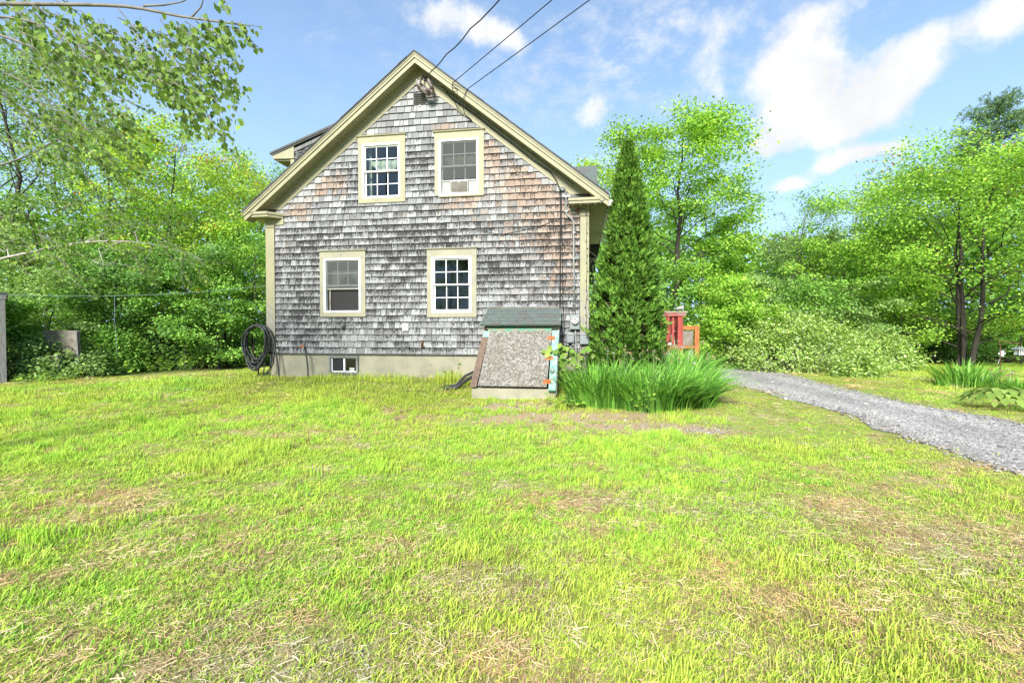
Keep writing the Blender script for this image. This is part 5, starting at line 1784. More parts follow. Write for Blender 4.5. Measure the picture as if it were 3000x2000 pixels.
# arborvitae
def arborvitae(label, pos, H, Rb, seed, nspray):
    rng = np.random.default_rng(seed)
    prof = lambda g: np.where(g < .12, .86 + g * 1.1, ((1 - g) / .88) ** .74) * Rb
    ncl = nspray // 9
    gc, tc_ = rng.random(ncl) ** 1.45, rng.uniform(0, 2 * np.pi, ncl)
    cl_ = rng.integers(0, ncl, nspray)
    rad_c = np.maximum(prof(gc), .08)
    g = np.clip(gc[cl_] + rng.normal(0, .055, nspray) / H, .001, .998)
    th = tc_[cl_] + rng.normal(0, .06, nspray) / rad_c[cl_]
    lump = .66 + .30 * fbm(th * 2.4 + 20, g * H * 2.1, seed, 3) + .42 * fbm(th * 7.5 + 9, g * H * 4.6 + th * 2, seed + 3, 2)
    rr = prof(g) * lump * (1.06 - .24 * rng.random(ncl)[cl_]) * (1 - .12 * rng.random(nspray))
    P0 = np.stack([rr * np.cos(th), rr * np.sin(th), .08 + g * (H - .12)], 1)
    outw = np.stack([np.cos(th), np.sin(th), np.zeros(nspray)], 1)
    ax0 = unit(outw * .75 + np.array([0, 0, .75]) + rng.normal(0, .38, (nspray, 3)))
    tone = ((.62 + .55 * fbm(th * 5, g * H * 4, seed + 8, 3)) * rng.uniform(.75, 1.3, ncl)[cl_])[:, None]
    side = unit(np.cross(ax0, outw + rng.normal(0, .6, (nspray, 3))))
    Ps, As, Ls, Cs, Ns = [], [], [], [], []
    for k, (s, up) in enumerate(((0, .06), (.6, .03), (-.6, .03), (.9, -.01), (-.9, -.01))):
        a = unit(ax0 + side * s)
        Ps.append(P0 + ax0 * up + a * .02); As.append(a); Ls.append(rng.uniform(.07, .13, nspray))
        Ns.append(np.cross(a, side) + rng.normal(0, .3, (nspray, 3)))
        Cs.append(pal(rng, nspray, [(.095, .21, .028), (.145, .285, .038), (.055, .125, .02), (.22, .37, .055)], [.35, .3, .2, .15]) * tone)
    V, Fq = leaf_quads(np.concatenate(Ps), np.concatenate(As), np.concatenate(Ns), np.concatenate(Ls), .026)
    core = [(np.array([[0, 0, -.1], [0, 0, H * .5], [0, 0, H * .96]]), np.array([.06, .04, .01]))]
    for i in range(70):
        a, gg = rng.uniform(0, 6.28), rng.random() * .93
        L = float(prof(np.array(gg))) * .72
        z = .1 + gg * (H - .3)
        core.append((np.array([[0, 0, z], [math.cos(a) * L, math.sin(a) * L, z + .35 * L]]), np.array([.015, .004])))
    # dark inner foliage
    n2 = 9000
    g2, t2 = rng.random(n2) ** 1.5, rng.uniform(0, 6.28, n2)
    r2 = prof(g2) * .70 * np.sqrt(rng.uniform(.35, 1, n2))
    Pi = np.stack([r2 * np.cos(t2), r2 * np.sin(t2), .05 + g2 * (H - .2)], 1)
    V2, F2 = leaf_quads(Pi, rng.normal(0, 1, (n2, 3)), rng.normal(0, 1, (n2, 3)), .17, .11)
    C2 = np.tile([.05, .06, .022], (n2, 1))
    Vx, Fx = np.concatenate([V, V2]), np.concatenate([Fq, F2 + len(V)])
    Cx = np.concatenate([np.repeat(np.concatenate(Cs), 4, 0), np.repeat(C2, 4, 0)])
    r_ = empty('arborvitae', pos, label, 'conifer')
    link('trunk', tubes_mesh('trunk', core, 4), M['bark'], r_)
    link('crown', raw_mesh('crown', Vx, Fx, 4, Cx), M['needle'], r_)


ax_, ay_ = 2.44, 9.75
arborvitae('tall pointed arborvitae beside the right corner of the house', (ax_, ay_, float(ground_h(ax_, ay_))), 5.0 - float(ground_h(ax_, ay_)), .80, 3, 13000)
p_ = HW(8.05, 2.6, 0)
arborvitae('smaller arborvitae half hidden between house wall and tall arborvitae', (p_[0], p_[1], float(ground_h(p_[0], p_[1]))), 3.55, .42, 7, 4500)


# strap-leaved clumps
def blades_mesh(name, base, az, h, spread, wdt, rng, cols, seg=4, stiff=.5):
    """arching strap leaves from base points; returns mesh"""
    n = len(base)
    t = np.linspace(0, 1, seg + 1)
    out = spread[:, None] * (t[None] ** (1.6 + stiff))
    up = h[:, None] * (t[None] - .30 * (spread / np.maximum(h, .01))[:, None] * t[None] ** 3)
    ctr = base[:, None] + np.stack([np.cos(az)[:, None] * out, np.sin(az)[:, None] * out, up], -1)
    side = np.stack([-np.sin(az + .5), np.cos(az + .5), np.zeros(n)], -1)
    wd = (wdt[:, None] * (1 - t[None] ** 2.2) * .5 + .0008)[..., None]
    Lf, Rt = ctr - side[:, None] * wd, ctr + side[:, None] * wd
    V = np.stack([Lf, Rt], 2).reshape(n, -1, 3)
    k = V.shape[1]
    f = np.array([[2 * i, 2 * i + 1, 2 * i + 3, 2 * i + 2] for i in range(seg)])
    Fq = (np.arange(n)[:, None, None] * k + f[None]).reshape(-1, 4)
    C = pal(rng, n, cols)
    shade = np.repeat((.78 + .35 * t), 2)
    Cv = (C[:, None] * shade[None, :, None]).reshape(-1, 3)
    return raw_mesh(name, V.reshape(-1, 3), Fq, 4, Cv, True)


IRIS = [(0.15, 0.37, 0.05), (0.21, 0.45, 0.065), (0.29, 0.52, 0.1), (0.09, 0.24, 0.033)]


def iris(label, cx, cy, rx, ry, n, hh, seed, lean=0.0, name='iris_clump', cols=IRIS, stalks=14, group='iris clumps beside the arborvitae'):
    rng = np.random.default_rng(seed)
    a, q = rng.uniform(0, 6.28, n), np.sqrt(rng.random(n))
    bx, by = rx * q * np.cos(a), ry * q * np.sin(a)
    z0 = float(ground_h(cx, cy))
    base = np.stack([bx, by, ground_h(cx + bx, cy + by) - z0 - .02], 1)
    az = np.arctan2(by / ry + rng.normal(0, .35, n), bx / rx + rng.normal(0, .35, n) + lean)
    h = hh * .84 * rng.uniform(.6, 1.12, n)
    spread = h * (.12 + .85 * q ** 1.4) * rng.uniform(.4, 1.5, n)
    r_ = empty(name, (cx, cy, z0), label, 'plant', 0, group)
    link('leaves', blades_mesh('leaves', base, az, h, spread, rng.uniform(.024, .044, n), rng, cols, 5), M['iris'], r_)
    if stalks:
        lines, P = [], []
        for i in range(stalks):
            b = base[rng.integers(0, n)]
            tp = b * np.array([1.15, 1.15, 1]) + np.array([rng.normal(0, .05), rng.normal(0, .05), hh * rng.uniform(.85, 1.1)])
            lines.append((bend(b, tp, 4, .01, rng), np.full(4, .003)))
            P += [tp + rng.normal(0, .012, 3) for _ in range(5)]
        link('stalk', tubes_mesh('stalk', lines, 4), M['iris_stalk'], r_)
        P = np.array(P)
        V, Fq = leaf_quads(P, rng.normal(0, 1, (len(P), 3)) + np.array([0, 0, 1]), rng.normal(0, 1, (len(P), 3)), .045, .018)
        C = pal(rng, len(P), [(.30, .17, .09), (.45, .42, .50), (.35, .30, .12), (.40, .28, .18)])
        link('spent_flower', raw_mesh('spent_flower', V, Fq, 4, np.repeat(C, 4, 0)), M['iris'], r_)


M['iris_stalk'] = simple('iris_stalk', (.12, .22, .06))
iris('broad iris clump between the bulkhead vine and the arborvitae', 1.62, 8.25, .62, .55, 520, .95, 1)
iris('front iris clump in the middle of the bed, arching over bare soil', 2.35, 7.95, .60, .50, 560, .92, 2)
iris('right front iris clump leaning towards the lawn', 3.00, 8.15, .55, .52, 560, .90, 3, .5)
iris('iris clump behind, under the red deck post', 3.25, 9.3, .75, .6, 560, .92, 4)
iris('far iris clump at the corner of the bed by the driveway', 3.75, 10.4, .55, .6, 460, .95, 5, .5)
iris('iris clump at the foot of the arborvitae', 2.1, 8.8, .8, .4, 420, .85, 6)
hx, hy, hz = on_ground(3010, 1165)
iris('upright iris clump with brown spent flowers behind the hosta', hx + .1, hy + .3, .52, .30, 330, .52, 7, name='iris_clump', stalks=34, group=None)
iris('taller arching grass clump under the garden lantern', hx + .8, hy + 2.1, .6, .5, 260, .85, 8, name='grass_clump', stalks=0, group=None)


# broad leaves: hosta, vine, bindweed, weeds
def broad_leaf(P, A, Nn, L, Wd):
    """pointed oval leaf, six corners and a raised middle: fans of quads"""
    A = unit(A); B = unit(np.cross(Nn, A)); N_ = np.cross(A, B)
    n = len(P)
    L, Wd = np.broadcast_to(L, n)[:, None], np.broadcast_to(Wd, n)[:, None]
    prof = [(-.5, 0, 0), (-.30, .42, .06), (.02, .5, .08), (.5, 0, -.10), (.02, -.5, .08), (-.30, -.42, .06)]
    V = np.stack([P + A * L * a + B * Wd * b + N_ * Wd * c for a, b, c in prof], 1)
    k = np.arange(n)[:, None] * 6
    Fq = np.concatenate([k + np.array([[0, 1, 2, 3]]), k + np.array([[0, 3, 4, 5]])])
    return V.reshape(-1, 3), Fq


def leafy(name, label, pos, P, A, Nn, L, Wd, cols, rng, stems=None, cat='plant', part='leaves'):
    r_ = empty(name, pos, label, cat)
    V, Fq = broad_leaf(P, A, Nn, L, Wd)
    link(part, raw_mesh(part, V, Fq, 4, np.repeat(pal(rng, len(P), cols), 6, 0)), M['iris'], r_)
    if stems: link('stem', tubes_mesh('stem', stems, 4), M['iris_stalk'], r_)
    return r_


rng = np.random.default_rng(77)
hx, hy, hz = on_ground(2998, 1208)
r_ = empty('hosta', (hx, hy + .35, hz), 'low yellow green hosta with broad leaves at the right lawn edge', 'plant')
hme = []
for i in range(95):
    a = i * 2.399
    q = math.sqrt((i + .5) / 95)
    rad, zz = .08 + .46 * q, .36 * (1 - q ** 2 * .72) + .02
    d_ = np.array([[math.cos(a), math.sin(a), -.25 - .5 * q]])
    L = rng.uniform(.12, .20)
    V, Fq = broad_leaf(np.array([[math.cos(a) * rad, math.sin(a) * rad, zz + rng.normal(0, .02)]]), d_, np.array([[math.cos(a) * .4, math.sin(a) * .4, 1.0]]) + rng.normal(0, .18, (1, 3)), L, L * .58)
    me = raw_mesh('leaf', V, Fq, 4, np.repeat(pal(rng, 1, [(.20, .30, .06), (.15, .26, .05), (.25, .34, .08)]), 6, 0))
    link('leaf', me, M['iris'], r_)

# grape vine sprawling from the bulkhead
vs_ = []
P, A = [], []
for i, (s_, e_) in enumerate((((6.80, -.75, .62), (7.45, -.65, .52)), ((6.88, -.8, .50), (7.2, -1.1, .42)), ((6.95, -.6, .55), (7.5, -.3, .62)), ((6.62, -.86, .60), (7.0, -.8, .64)), ((6.95, -.9, .40), (7.15, -1.2, .0)))):
    a, b = np.array(HW(*s_)), np.array(HW(*e_))
    ln = bend(a, b, 8, .03, rng, droop=-.05)
    vs_.append((ln, np.full(8, .005)))
    for k in range(17):
        t = k / 16 * 7
        p = np.array([np.interp(t, np.arange(8), ln[:, q]) for q in range(3)])
        P.append(p + rng.normal(0, .05, 3)); A.append(rng.normal(0, .6, 3) + np.array([0, -.6, -.25]))
P, A = np.array(P), np.array(A)
o_ = np.array(HW(6.98, -.75, -.2))
leafy('grape_vine', 'grape vine with broad pale leaves sprawling from the bulkhead post over the irises', tuple(o_), P - o_, A, np.array([0, -.6, .8]) + rng.normal(0, .35, P.shape), rng.uniform(.10, .16, len(P)), rng.uniform(.10, .15, len(P)), [(.22, .34, .06), (.17, .30, .05), (.28, .38, .08)], rng, [(l - o_, r) for l, r in vs_])


def weed(label, px, py, w_, h, n, lsz, seed, cols=LIME, name='weed'):
    rng = np.random.default_rng(seed)
    x, y, z = on_ground(px, py)
    y += w_ * .3
    st_, P, A = [], [], []
    for i in range(max(5, n // 7)):
        b = np.array([rng.normal(0, w_ * .22), rng.normal(0, w_ * .18), 0])
        tp = b + np.array([rng.normal(0, w_ * .15), rng.normal(0, w_ * .12), h * rng.uniform(.55, 1.1)])
        ln = bend(b, tp, 5, .012, rng)
        st_.append((ln, np.linspace(.004, .002, 5)))
        for k in range(7):
            t = rng.uniform(.2, 1) * 4
            az = rng.uniform(0, 6.28)
            d = np.array([math.cos(az), math.sin(az), .15])
            P.append(np.array([np.interp(t, np.arange(5), ln[:, q]) for q in range(3)]) + d * lsz * .5); A.append(d + np.array([0, 0, -.3]))
    P, A = np.array(P), np.array(A)
    return leafy(name, label, (x, y, z), P, A, np.array([0, -.15, 1.0]) + rng.normal(0, .35, P.shape), lsz * rng.uniform(.7, 1.3, len(P)), lsz * rng.uniform(.35, .6, len(P)), cols, rng, st_)


weed('bindweed with heart shaped leaves between the front iris clumps', 1885, 1215, .5, .55, 80, .085, 1)
weed('low pale weeds at the foot of the bulkhead post', 1665, 1200, .6, .22, 110, .09, 2)
weed('weeds beside the concrete base, under the grape vine', 1700, 1165, .7, .45, 110, .09, 3)
weed('slim weed standing against the wall below the telephone box', 1690, 1090, .25, .55, 50, .07, 4)
weed('weeds hiding the drain hoses left of the bulkhead', 1340, 1150, .8, .38, 120, .07, 5, MID)
weed('fern like weeds at the left wood edge', 265, 1105, 1.2, .5, 140, .12, 6)
weed('tall nettle like weeds left of the coiled hose', 560, 1085, 2.2, .62, 420, .10, 7)
weed('tall pale weeds in front of the dark hollow', 450, 1092, 2.0, .58, 380, .10, 8)
weed('low weeds under the coiled hose, at the house corner', 690, 1075, 1.6, .5, 260, .09, 9)
weed('low plants along the wood edge right of the board panels', 180, 1115, 1.3, .35, 160, .10, 10)
weed('weeds at the lawn edge in front of the shed', 60, 1128, 1.4, .30, 180, .10, 11)

# garden lantern on a hook, solar stake
lx, ly, lz = on_ground(3012, 1145)
ly += .6
gl = empty('garden_lantern', (lx, ly, lz), 'small white garden lantern hanging from a curved hook at the right edge', 'lantern')
hk = seen_at(2985, 1020, ly)
g0 = Vector((lx, ly, lz))
ctr = Vector((hk[0], ly, hk[2]))
MB(g0).tube([(lx, ly, lz - .2), (lx, ly, ctr.z + .0), (lx - .02, ly, ctr.z + .12), (lx - .09, ly, ctr.z + .17), (ctr.x, ly, ctr.z + .12), (ctr.x - .01, ly, ctr.z + .04)], .009, 6).build('hook', M['rust'], gl)
MB(g0).prism([(ctr.x - .10, ctr.z - .02), (ctr.x + .10, ctr.z - .02), (ctr.x + .07, ctr.z + .015), (ctr.x, ctr.z + .03), (ctr.x - .07, ctr.z + .015)], ly - .08, ly + .08).build('roof', M['grey_plastic'], gl)
MB(g0).box(ctr.x - .06, ctr.x + .06, ly - .05, ly + .05, ctr.z - .16, ctr.z - .022, .004).build('glass', M['white_ceramic'], gl)
m_ = MB(g0)
for k in (-.066, -.02, .02, .066): m_.box(ctr.x + k - .005, ctr.x + k + .005, ly - .058, ly - .051, ctr.z - .165, ctr.z - .022)
m_.box(ctr.x - .07, ctr.x + .07, ly - .059, ly - .0505, ctr.z - .075, ctr.z - .065); m_.box(ctr.x - .075, ctr.x + .075, ly - .06, ly + .06, ctr.z - .185, ctr.z - .162)
m_.build('frame', M['black'], gl)
lx, ly, lz = on_ground(2911, 1100)
ss = empty('garden_stake', (lx, ly, lz), 'thin metal stake topped by a pale flower ornament on the right lawn', 'garden ornament')
top = Vector(seen_at(2934, 1035, ly)); b0_ = Vector((lx, ly, lz))
MB(b0_).tube([b0_ - Vector((0, 0, .1)), b0_.lerp(top, .5), top], .008, 5).build('stake', M['metal'], ss)
m_ = MB(b0_)
for k in range(6):
    a = k * 1.047
    m_.obox(top + Vector((math.cos(a) * .06, -.01, math.sin(a) * .06)), (math.cos(a), 0, math.sin(a)), (0, 1, 0), (-math.sin(a), 0, math.cos(a)), .09, .012, .045)
m_.lathe([(.0, -.02), (.028, -.015), (.028, .0)], tuple(top), 8, 'y')
m_.build('flower', M['white_ceramic'], ss)


# ------------------------------------------------------------------ birch reaching in from the left
BIRCH = np.array([-6.6, 4.6, 0.0]); BIRCH[2] = float(ground_h(BIRCH[0], BIRCH[1])) - .1
bt = empty('birch_tree', tuple(BIRCH), 'birch whose leafy branches hang into the upper left of the view', 'tree')
rng = np.random.default_rng(5)
trk = np.array([[0, 0, 0], [.05, .02, 1.0], [.0, .05, 2.2], [.1, .0, 3.4], [.15, .1, 5.0], [.1, .1, 7.5]]) + BIRCH
lines = [(trk - BIRCH, np.array([.15, .13, .115, .10, .08, .03]))]


def px_line(pts_, start=None):
    P = [seen_at(*p) for p in pts_]
    if start is not None: P = [start] + P
    P = np.array(P)
    d = np.r_[0, np.cumsum(np.linalg.norm(np.diff(P, axis=0), axis=1))]
    s = np.linspace(0, d[-1], 26)
    return smooth(np.stack([np.interp(s, d, P[:, k]) for k in range(3)], 1), 2)


limb = [([(-150, 5, 4.5), (0, 12, 4.4), (250, 14, 4.3), (420, 20, 4.2), (500, 50, 4.2), (570, 53, 4.1), (640, 66, 4.0), (720, 74, 3.9)], trk[3], .030),
        ([(420, 18, 4.2), (480, 16, 4.2), (540, 5, 4.2), (580, -40, 4.2)], None, .010),
        ([(560, 52, 4.1), (590, 20, 4.1), (600, -20, 4.0)], None, .009),
        ([(-100, 90, 5.0), (0, 100, 5.0), (120, 150, 4.9), (260, 240, 4.8), (400, 310, 4.7)], trk[3], .022),
        ([(-60, 40, 4.7), (100, 60, 4.7), (250, 140, 4.6), (380, 210, 4.5), (520, 270, 4.4)], trk[3], .018),
        ([(-80, 180, 5.6), (60, 230, 5.6), (180, 320, 5.5), (260, 380, 5.5)], trk[2], .020),
        ([(-100, 520, 5.8), (0, 485, 6.0), (90, 455, 6.1), (170, 405, 6.2), (215, 392, 6.2)], trk[2], .030),
        ([(-80, 300, 6.0), (40, 330, 6.2), (140, 400, 6.4), (210, 470, 6.5)], trk[2], .016)]
L3 = []
for pts_, st_, r0 in limb:
    P = px_line(pts_, st_)
    L3.append(P)
    lines.append((P - BIRCH, np.linspace(r0, r0 * .25, len(P))))
# the long pale bare branch lower down
pale = px_line([(-120, 790, 7.0), (0, 756, 7.2), (100, 738, 7.3), (205, 712, 7.4), (330, 703, 7.5), (430, 711, 7.5), (520, 726, 7.5), (560, 745, 7.5), (590, 760, 7.5)], trk[1] + np.array([0, 0, .6]))
plines = [(pale - BIRCH, np.linspace(.036, .006, len(pale)))]
for i in range(15):
    k = int(8 + i * 1.15)
    q0 = pale[min(k, 25)]
    q1 = q0 + np.array([rng.uniform(.1, .5) * rng.choice([1, 1, -1]), rng.normal(0, .15), rng.uniform(-.75, -.2) if i % 3 else rng.uniform(.1, .4)])
    ln = bend(q0, q1, 6, .05, rng, droop=.15)
    plines.append((ln - BIRCH, np.linspace(.009, .002, 6)))
    for _ in range(2):
        q2 = ln[rng.integers(2, 6)]
        plines.append((bend(q2, q2 + rng.normal(0, .16, 3) + np.array([.05, 0, -.12]), 4, .02, rng) - BIRCH, np.linspace(.004, .0015, 4)))
# twigs drooping to the lower right, with leaves hanging from them
LP_, LA_, LL_ = [], [], []


def twig(px, py, dep, lpx, ang, leafy_, size):
    a = seen_at(px, py, dep)
    b = seen_at(px + lpx * math.cos(ang), py + lpx * math.sin(ang), dep + rng.normal(0, .35))
    ln = bend(a, b, 9, .03 * np.linalg.norm(b - a), rng, droop=-.02)
    lines.append((ln - BIRCH, np.linspace(.0055, .0016, 9)))
    n = int(leafy_ * np.linalg.norm(b - a))
    for t in rng.uniform(.12, 1.0, n):
        p = np.array([np.interp(t * 8, np.arange(9), ln[:, q]) for q in range(3)])
        LP_.append(p + rng.normal(0, .035, 3) + np.array([0, 0, -.03])); LA_.append(np.array([rng.normal(.15, .35), rng.normal(0, .4), -1 + rng.normal(0, .35)])); LL_.append(size * rng.uniform(.65, 1.25))


for i in range(70):       # near leaves
    t = rng.random()
    px, py = -20 + 600 * t, rng.uniform(-30, 150) + 90 * t
    twig(px, py, rng.uniform(3.9, 5.2), rng.uniform(110, 290), rng.uniform(.35, 1.0), 40, .052)
for i in range(16):
    twig(rng.uniform(330, 660), rng.uniform(70, 250), rng.uniform(3.7, 4.3), rng.uniform(70, 170), rng.uniform(.2, 1.35), 50, .050)
for (px, py, an) in ((640, 70, .35), (690, 72, .1), (700, 75, .9), (655, -20, 1.4), (640, 60, 1.1), (600, 60, .9), (610, 190, 1.1), (590, 330, .8), (530, 340, 1.2)):
    twig(px, py, 3.9, rng.uniform(60, 110), an, 50, .050)
for i in range(110):      # smaller leaves further in
    px = rng.uniform(-60, 330)
    twig(px, rng.uniform(60, 420) + px * .15, rng.uniform(5.4, 7.6), rng.uniform(110, 260), rng.uniform(.3, 1.1), 28, .052)
for i in range(60):       # foliage round the pale branch
    px = rng.uniform(-40, 560)
    twig(px, 650 + rng.uniform(-60, 130), rng.uniform(6.8, 8.4), rng.uniform(60, 180), rng.uniform(-.5, 1.2), 28, .052)
P, A, L = np.array(LP_) - BIRCH, np.array(LA_), np.array(LL_)
Nn = np.array([0, -.7, .35]) + rng.normal(0, .65, P.shape)
V, Fq = broad_leaf(P, A, Nn, L, L * .82)
C = pal(rng, len(P), [(.095, .165, .032), (.13, .215, .04), (.19, .28, .045), (.11, .165, .05)], [.35, .3, .2, .15])
link('trunk', tubes_mesh('trunk', lines, 5), M['grey_bark'], bt)
link('branch', tubes_mesh('branch', plines, 5), M['pale_bark'], bt)
link('crown', raw_mesh('crown', V, Fq, 4, np.repeat(C, 6, 0)), M['leaf'], bt)

# ------------------------------------------------------------------ far woods closing the view all round
rng = np.random.default_rng(9)
n = 75000
th = np.where(rng.random(n) < .68, rng.uniform(-1.0, 1.0, n), rng.uniform(0, 2 * np.pi, n))
rad = rng.uniform(31, 40, n)
xx, yy = rad * np.sin(th), rad * np.cos(th)
hmax = 5.2 + 4.6 * fbm(th * 9, th * 0 + 3, 3, 4) + (np.abs(th - np.pi) < 2.2) * 3.0 + (np.abs(th) < 1.0) * .8 - 1.6 * np.exp(-((th - .56) / .13) ** 2)
zz = -.3 + hmax * rng.random(n) ** .8
L = rng.uniform(.25, .48, n)
V, Fq = leaf_quads(np.stack([xx, yy, zz], 1), rng.normal(0, 1, (n, 3)), np.array([0, 0, .8]) + rng.normal(0, .6, (n, 3)), L, L * .7)
C = pal(rng, n, MID, [.35, .3, .15, .2]) * (.7 + .6 * fbm(xx * .5 + 40, zz * .7 + yy * .5, 4))[:, None]
tag(link('woods', raw_mesh('woods', V, Fq, 4, np.repeat(C, 4, 0)), M['leaf']), kind='stuff')
lines = []
for i in range(150):
    t = rng.uniform(0, 6.28); q = rng.uniform(30, 39)
    b = np.array([q * math.sin(t), q * math.cos(t), -.4])
    lines.append((bend(b, b + np.array([rng.normal(0, .4), rng.normal(0, .4), rng.uniform(5, 8)]), 4, .1, rng), np.linspace(.12, .03, 4)))
tag(link('woods_trunks', tubes_mesh('woods_trunks', lines, 5), M['bark']), kind='stuff')
# dim undergrowth and leaf litter masses inside the woods, both sides
for nm_, x0, x1, y0, y1, cnt in (('undergrowth', -26, -6.5, 17.0, 29, 16000), ('undergrowth', 6.5, 36, 21.5, 31, 18000)):
    xx, yy = rng.uniform(x0, x1, cnt), rng.uniform(y0, y1, cnt)
    zz = ground_h(xx, yy) + (.2 + 2.6 * fbm(xx * .6, yy * .6, 6)) * rng.random(cnt)
    L = rng.uniform(.12, .26, cnt)
    V, Fq = leaf_quads(np.stack([xx, yy, zz], 1), rng.normal(0, 1, (cnt, 3)), np.array([0, 0, .9]) + rng.normal(0, .5, (cnt, 3)), L, L * .65)
    tag(link(nm_, raw_mesh(nm_, V, Fq, 4, np.repeat(pal(rng, cnt, DEEP), 4, 0)), M['leaf']), kind='stuff')

# ------------------------------------------------------------------ lawn: tufts placed by geometry nodes on computed points
def tuft_mesh(name, n, rad, hmin, hmax, wd, spread, seed, flat=False):
    rng = np.random.default_rng(seed)
    a, q = rng.uniform(0, 6.28, n), np.sqrt(rng.random(n)) * rad
    base = np.stack([q * np.cos(a), q * np.sin(a), np.full(n, -.004)], 1)
    az = rng.uniform(0, 6.28, n)
    h = rng.uniform(hmin, hmax, n)
    if not flat:
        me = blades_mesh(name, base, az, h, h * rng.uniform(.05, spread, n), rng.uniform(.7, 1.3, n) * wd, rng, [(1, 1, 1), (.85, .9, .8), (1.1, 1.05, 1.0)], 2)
    else:
        t = np.linspace(0, 1, 3)
        d = np.stack([np.cos(az), np.sin(az), rng.uniform(-.05, .28, n)], 1)
        ctr = base[:, None] + d[:, None] * (h[:, None] * t)[..., None] + np.array([0, 0, .008])
        ctr[:, :, 2] += rng.uniform(0, .02, n)[:, None] - .02 * (t ** 2)[None] * rng.uniform(0, 1, n)[:, None]
        ctr[:, :, 2] = np.maximum(ctr[:, :, 2], .003)
        side = np.stack([-np.sin(az), np.cos(az), rng.normal(0, .5, n)], 1) * wd * .5
        V = np.stack([ctr - side[:, None], ctr + side[:, None]], 2).reshape(n, -1, 3)
        f = np.array([[0, 1, 3, 2], [2, 3, 5, 4]])
        Fq = (np.arange(n)[:, None, None] * 6 + f[None]).reshape(-1, 4)
        me = raw_mesh(name, V.reshape(-1, 3), Fq, 4, np.repeat(pal(rng, n, [(1, 1, 1), (.75, .72, .65), (1.2, 1.15, 1.1)]), 6, 0), True)
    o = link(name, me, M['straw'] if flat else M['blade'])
    o.hide_render = True
    o.location = (0, 0, -30)
    return tag(o, kind='helper')


def scatter(name, P, rot, scl, tint, protos, idx, kind='stuff'):
    me = bpy.data.meshes.new(name)
    me.vertices.add(len(P)); me.vertices.foreach_set('co', np.asarray(P, np.float32).ravel())
    for nm_, typ, dat in (('rot', 'FLOAT_VECTOR', rot), ('scl', 'FLOAT_VECTOR', scl)):
        at = me.attributes.new(nm_, typ, 'POINT'); at.data.foreach_set('vector', np.asarray(dat, np.float32).ravel())
    at = me.attributes.new('tint', 'FLOAT_COLOR', 'POINT')
    at.data.foreach_set('color', np.concatenate([tint, np.ones((len(P), 1))], 1).astype(np.float32).ravel())
    at = me.attributes.new('idx', 'INT', 'POINT'); at.data.foreach_set('value', np.asarray(idx, np.int32))
    o = link(name, me, None)
    ng = bpy.data.node_groups.new(name, 'GeometryNodeTree')
    ng.interface.new_socket('Geometry', in_out='INPUT', socket_type='NodeSocketGeometry')
    ng.interface.new_socket('Geometry', in_out='OUTPUT', socket_type='NodeSocketGeometry')
    gi, go = ng.nodes.new('NodeGroupInput'), ng.nodes.new('NodeGroupOutput')
    ip = ng.nodes.new('GeometryNodeInstanceOnPoints')
    jn = ng.nodes.new('GeometryNodeJoinGeometry')
    for pr in reversed(protos):
        oi = ng.nodes.new('GeometryNodeObjectInfo'); oi.inputs['Object'].default_value = pr; oi.inputs['As Instance'].default_value = True
        ng.links.new(oi.outputs['Geometry'], jn.inputs[0])
    def attr(nm_, typ):
        a = ng.nodes.new('GeometryNodeInputNamedAttribute'); a.data_type = typ; a.inputs['Name'].default_value = nm_
        return a.outputs['Attribute']
    ng.links.new(gi.outputs[0], ip.inputs['Points']); ng.links.new(jn.outputs[0], ip.inputs['Instance'])
    ip.inputs['Pick Instance'].default_value = True
    ng.links.new(attr('idx', 'INT'), ip.inputs['Instance Index'])
    e2r = ng.nodes.new('FunctionNodeEulerToRotation')
    ng.links.new(attr('rot', 'FLOAT_VECTOR'), e2r.inputs[0]); ng.links.new(e2r.outputs[0], ip.inputs['Rotation'])
    ng.links.new(attr('scl', 'FLOAT_VECTOR'), ip.inputs['Scale'])
    ng.links.new(ip.outputs[0], go.inputs[0])
    md = o.modifiers.new('scatter', 'NODES'); md.node_group = ng
    return tag(o, kind=kind)


tufts = [tuft_mesh('grass_tuft', 30, .07, .018, .055, .0036, 1.1, 1), tuft_mesh('grass_tuft', 22, .05, .035, .085, .0040, .7, 2), tuft_mesh('grass_tuft', 36, .09, .012, .036, .0034, 1.4, 3),
         tuft_mesh('grass_tuft', 90, .26, .03, .07, .0075, .9, 4), tuft_mesh('grass_tuft', 90, .28, .03, .08, .0080, 1.0, 5)]
straws = [tuft_mesh('straw_tuft', 34, .09, .025, .075, .0022, 0, 11, True), tuft_mesh('straw_tuft', 26, .07, .02, .065, .0022, 0, 12, True), tuft_mesh('straw_tuft', 60, .28, .06, .14, .006, 0, 13, True)]


def cells(y0, y1, step, jitter=1.0, xpad=.5, seed=0):
    """jittered grid over the visible wedge of lawn between depths y0 and y1"""
    rng = np.random.default_rng(seed)
    yy = np.arange(y0, y1, step)
    out_ = []
    for y in yy:
        w_ = y * 1500 / F + xpad
        xx = np.arange(-w_, w_, step)
        out_.append(np.stack([xx, np.full(len(xx), y)], 1))
    P = np.concatenate(out_)
    return P + rng.uniform(-step * .5, step * .5, P.shape) * jitter


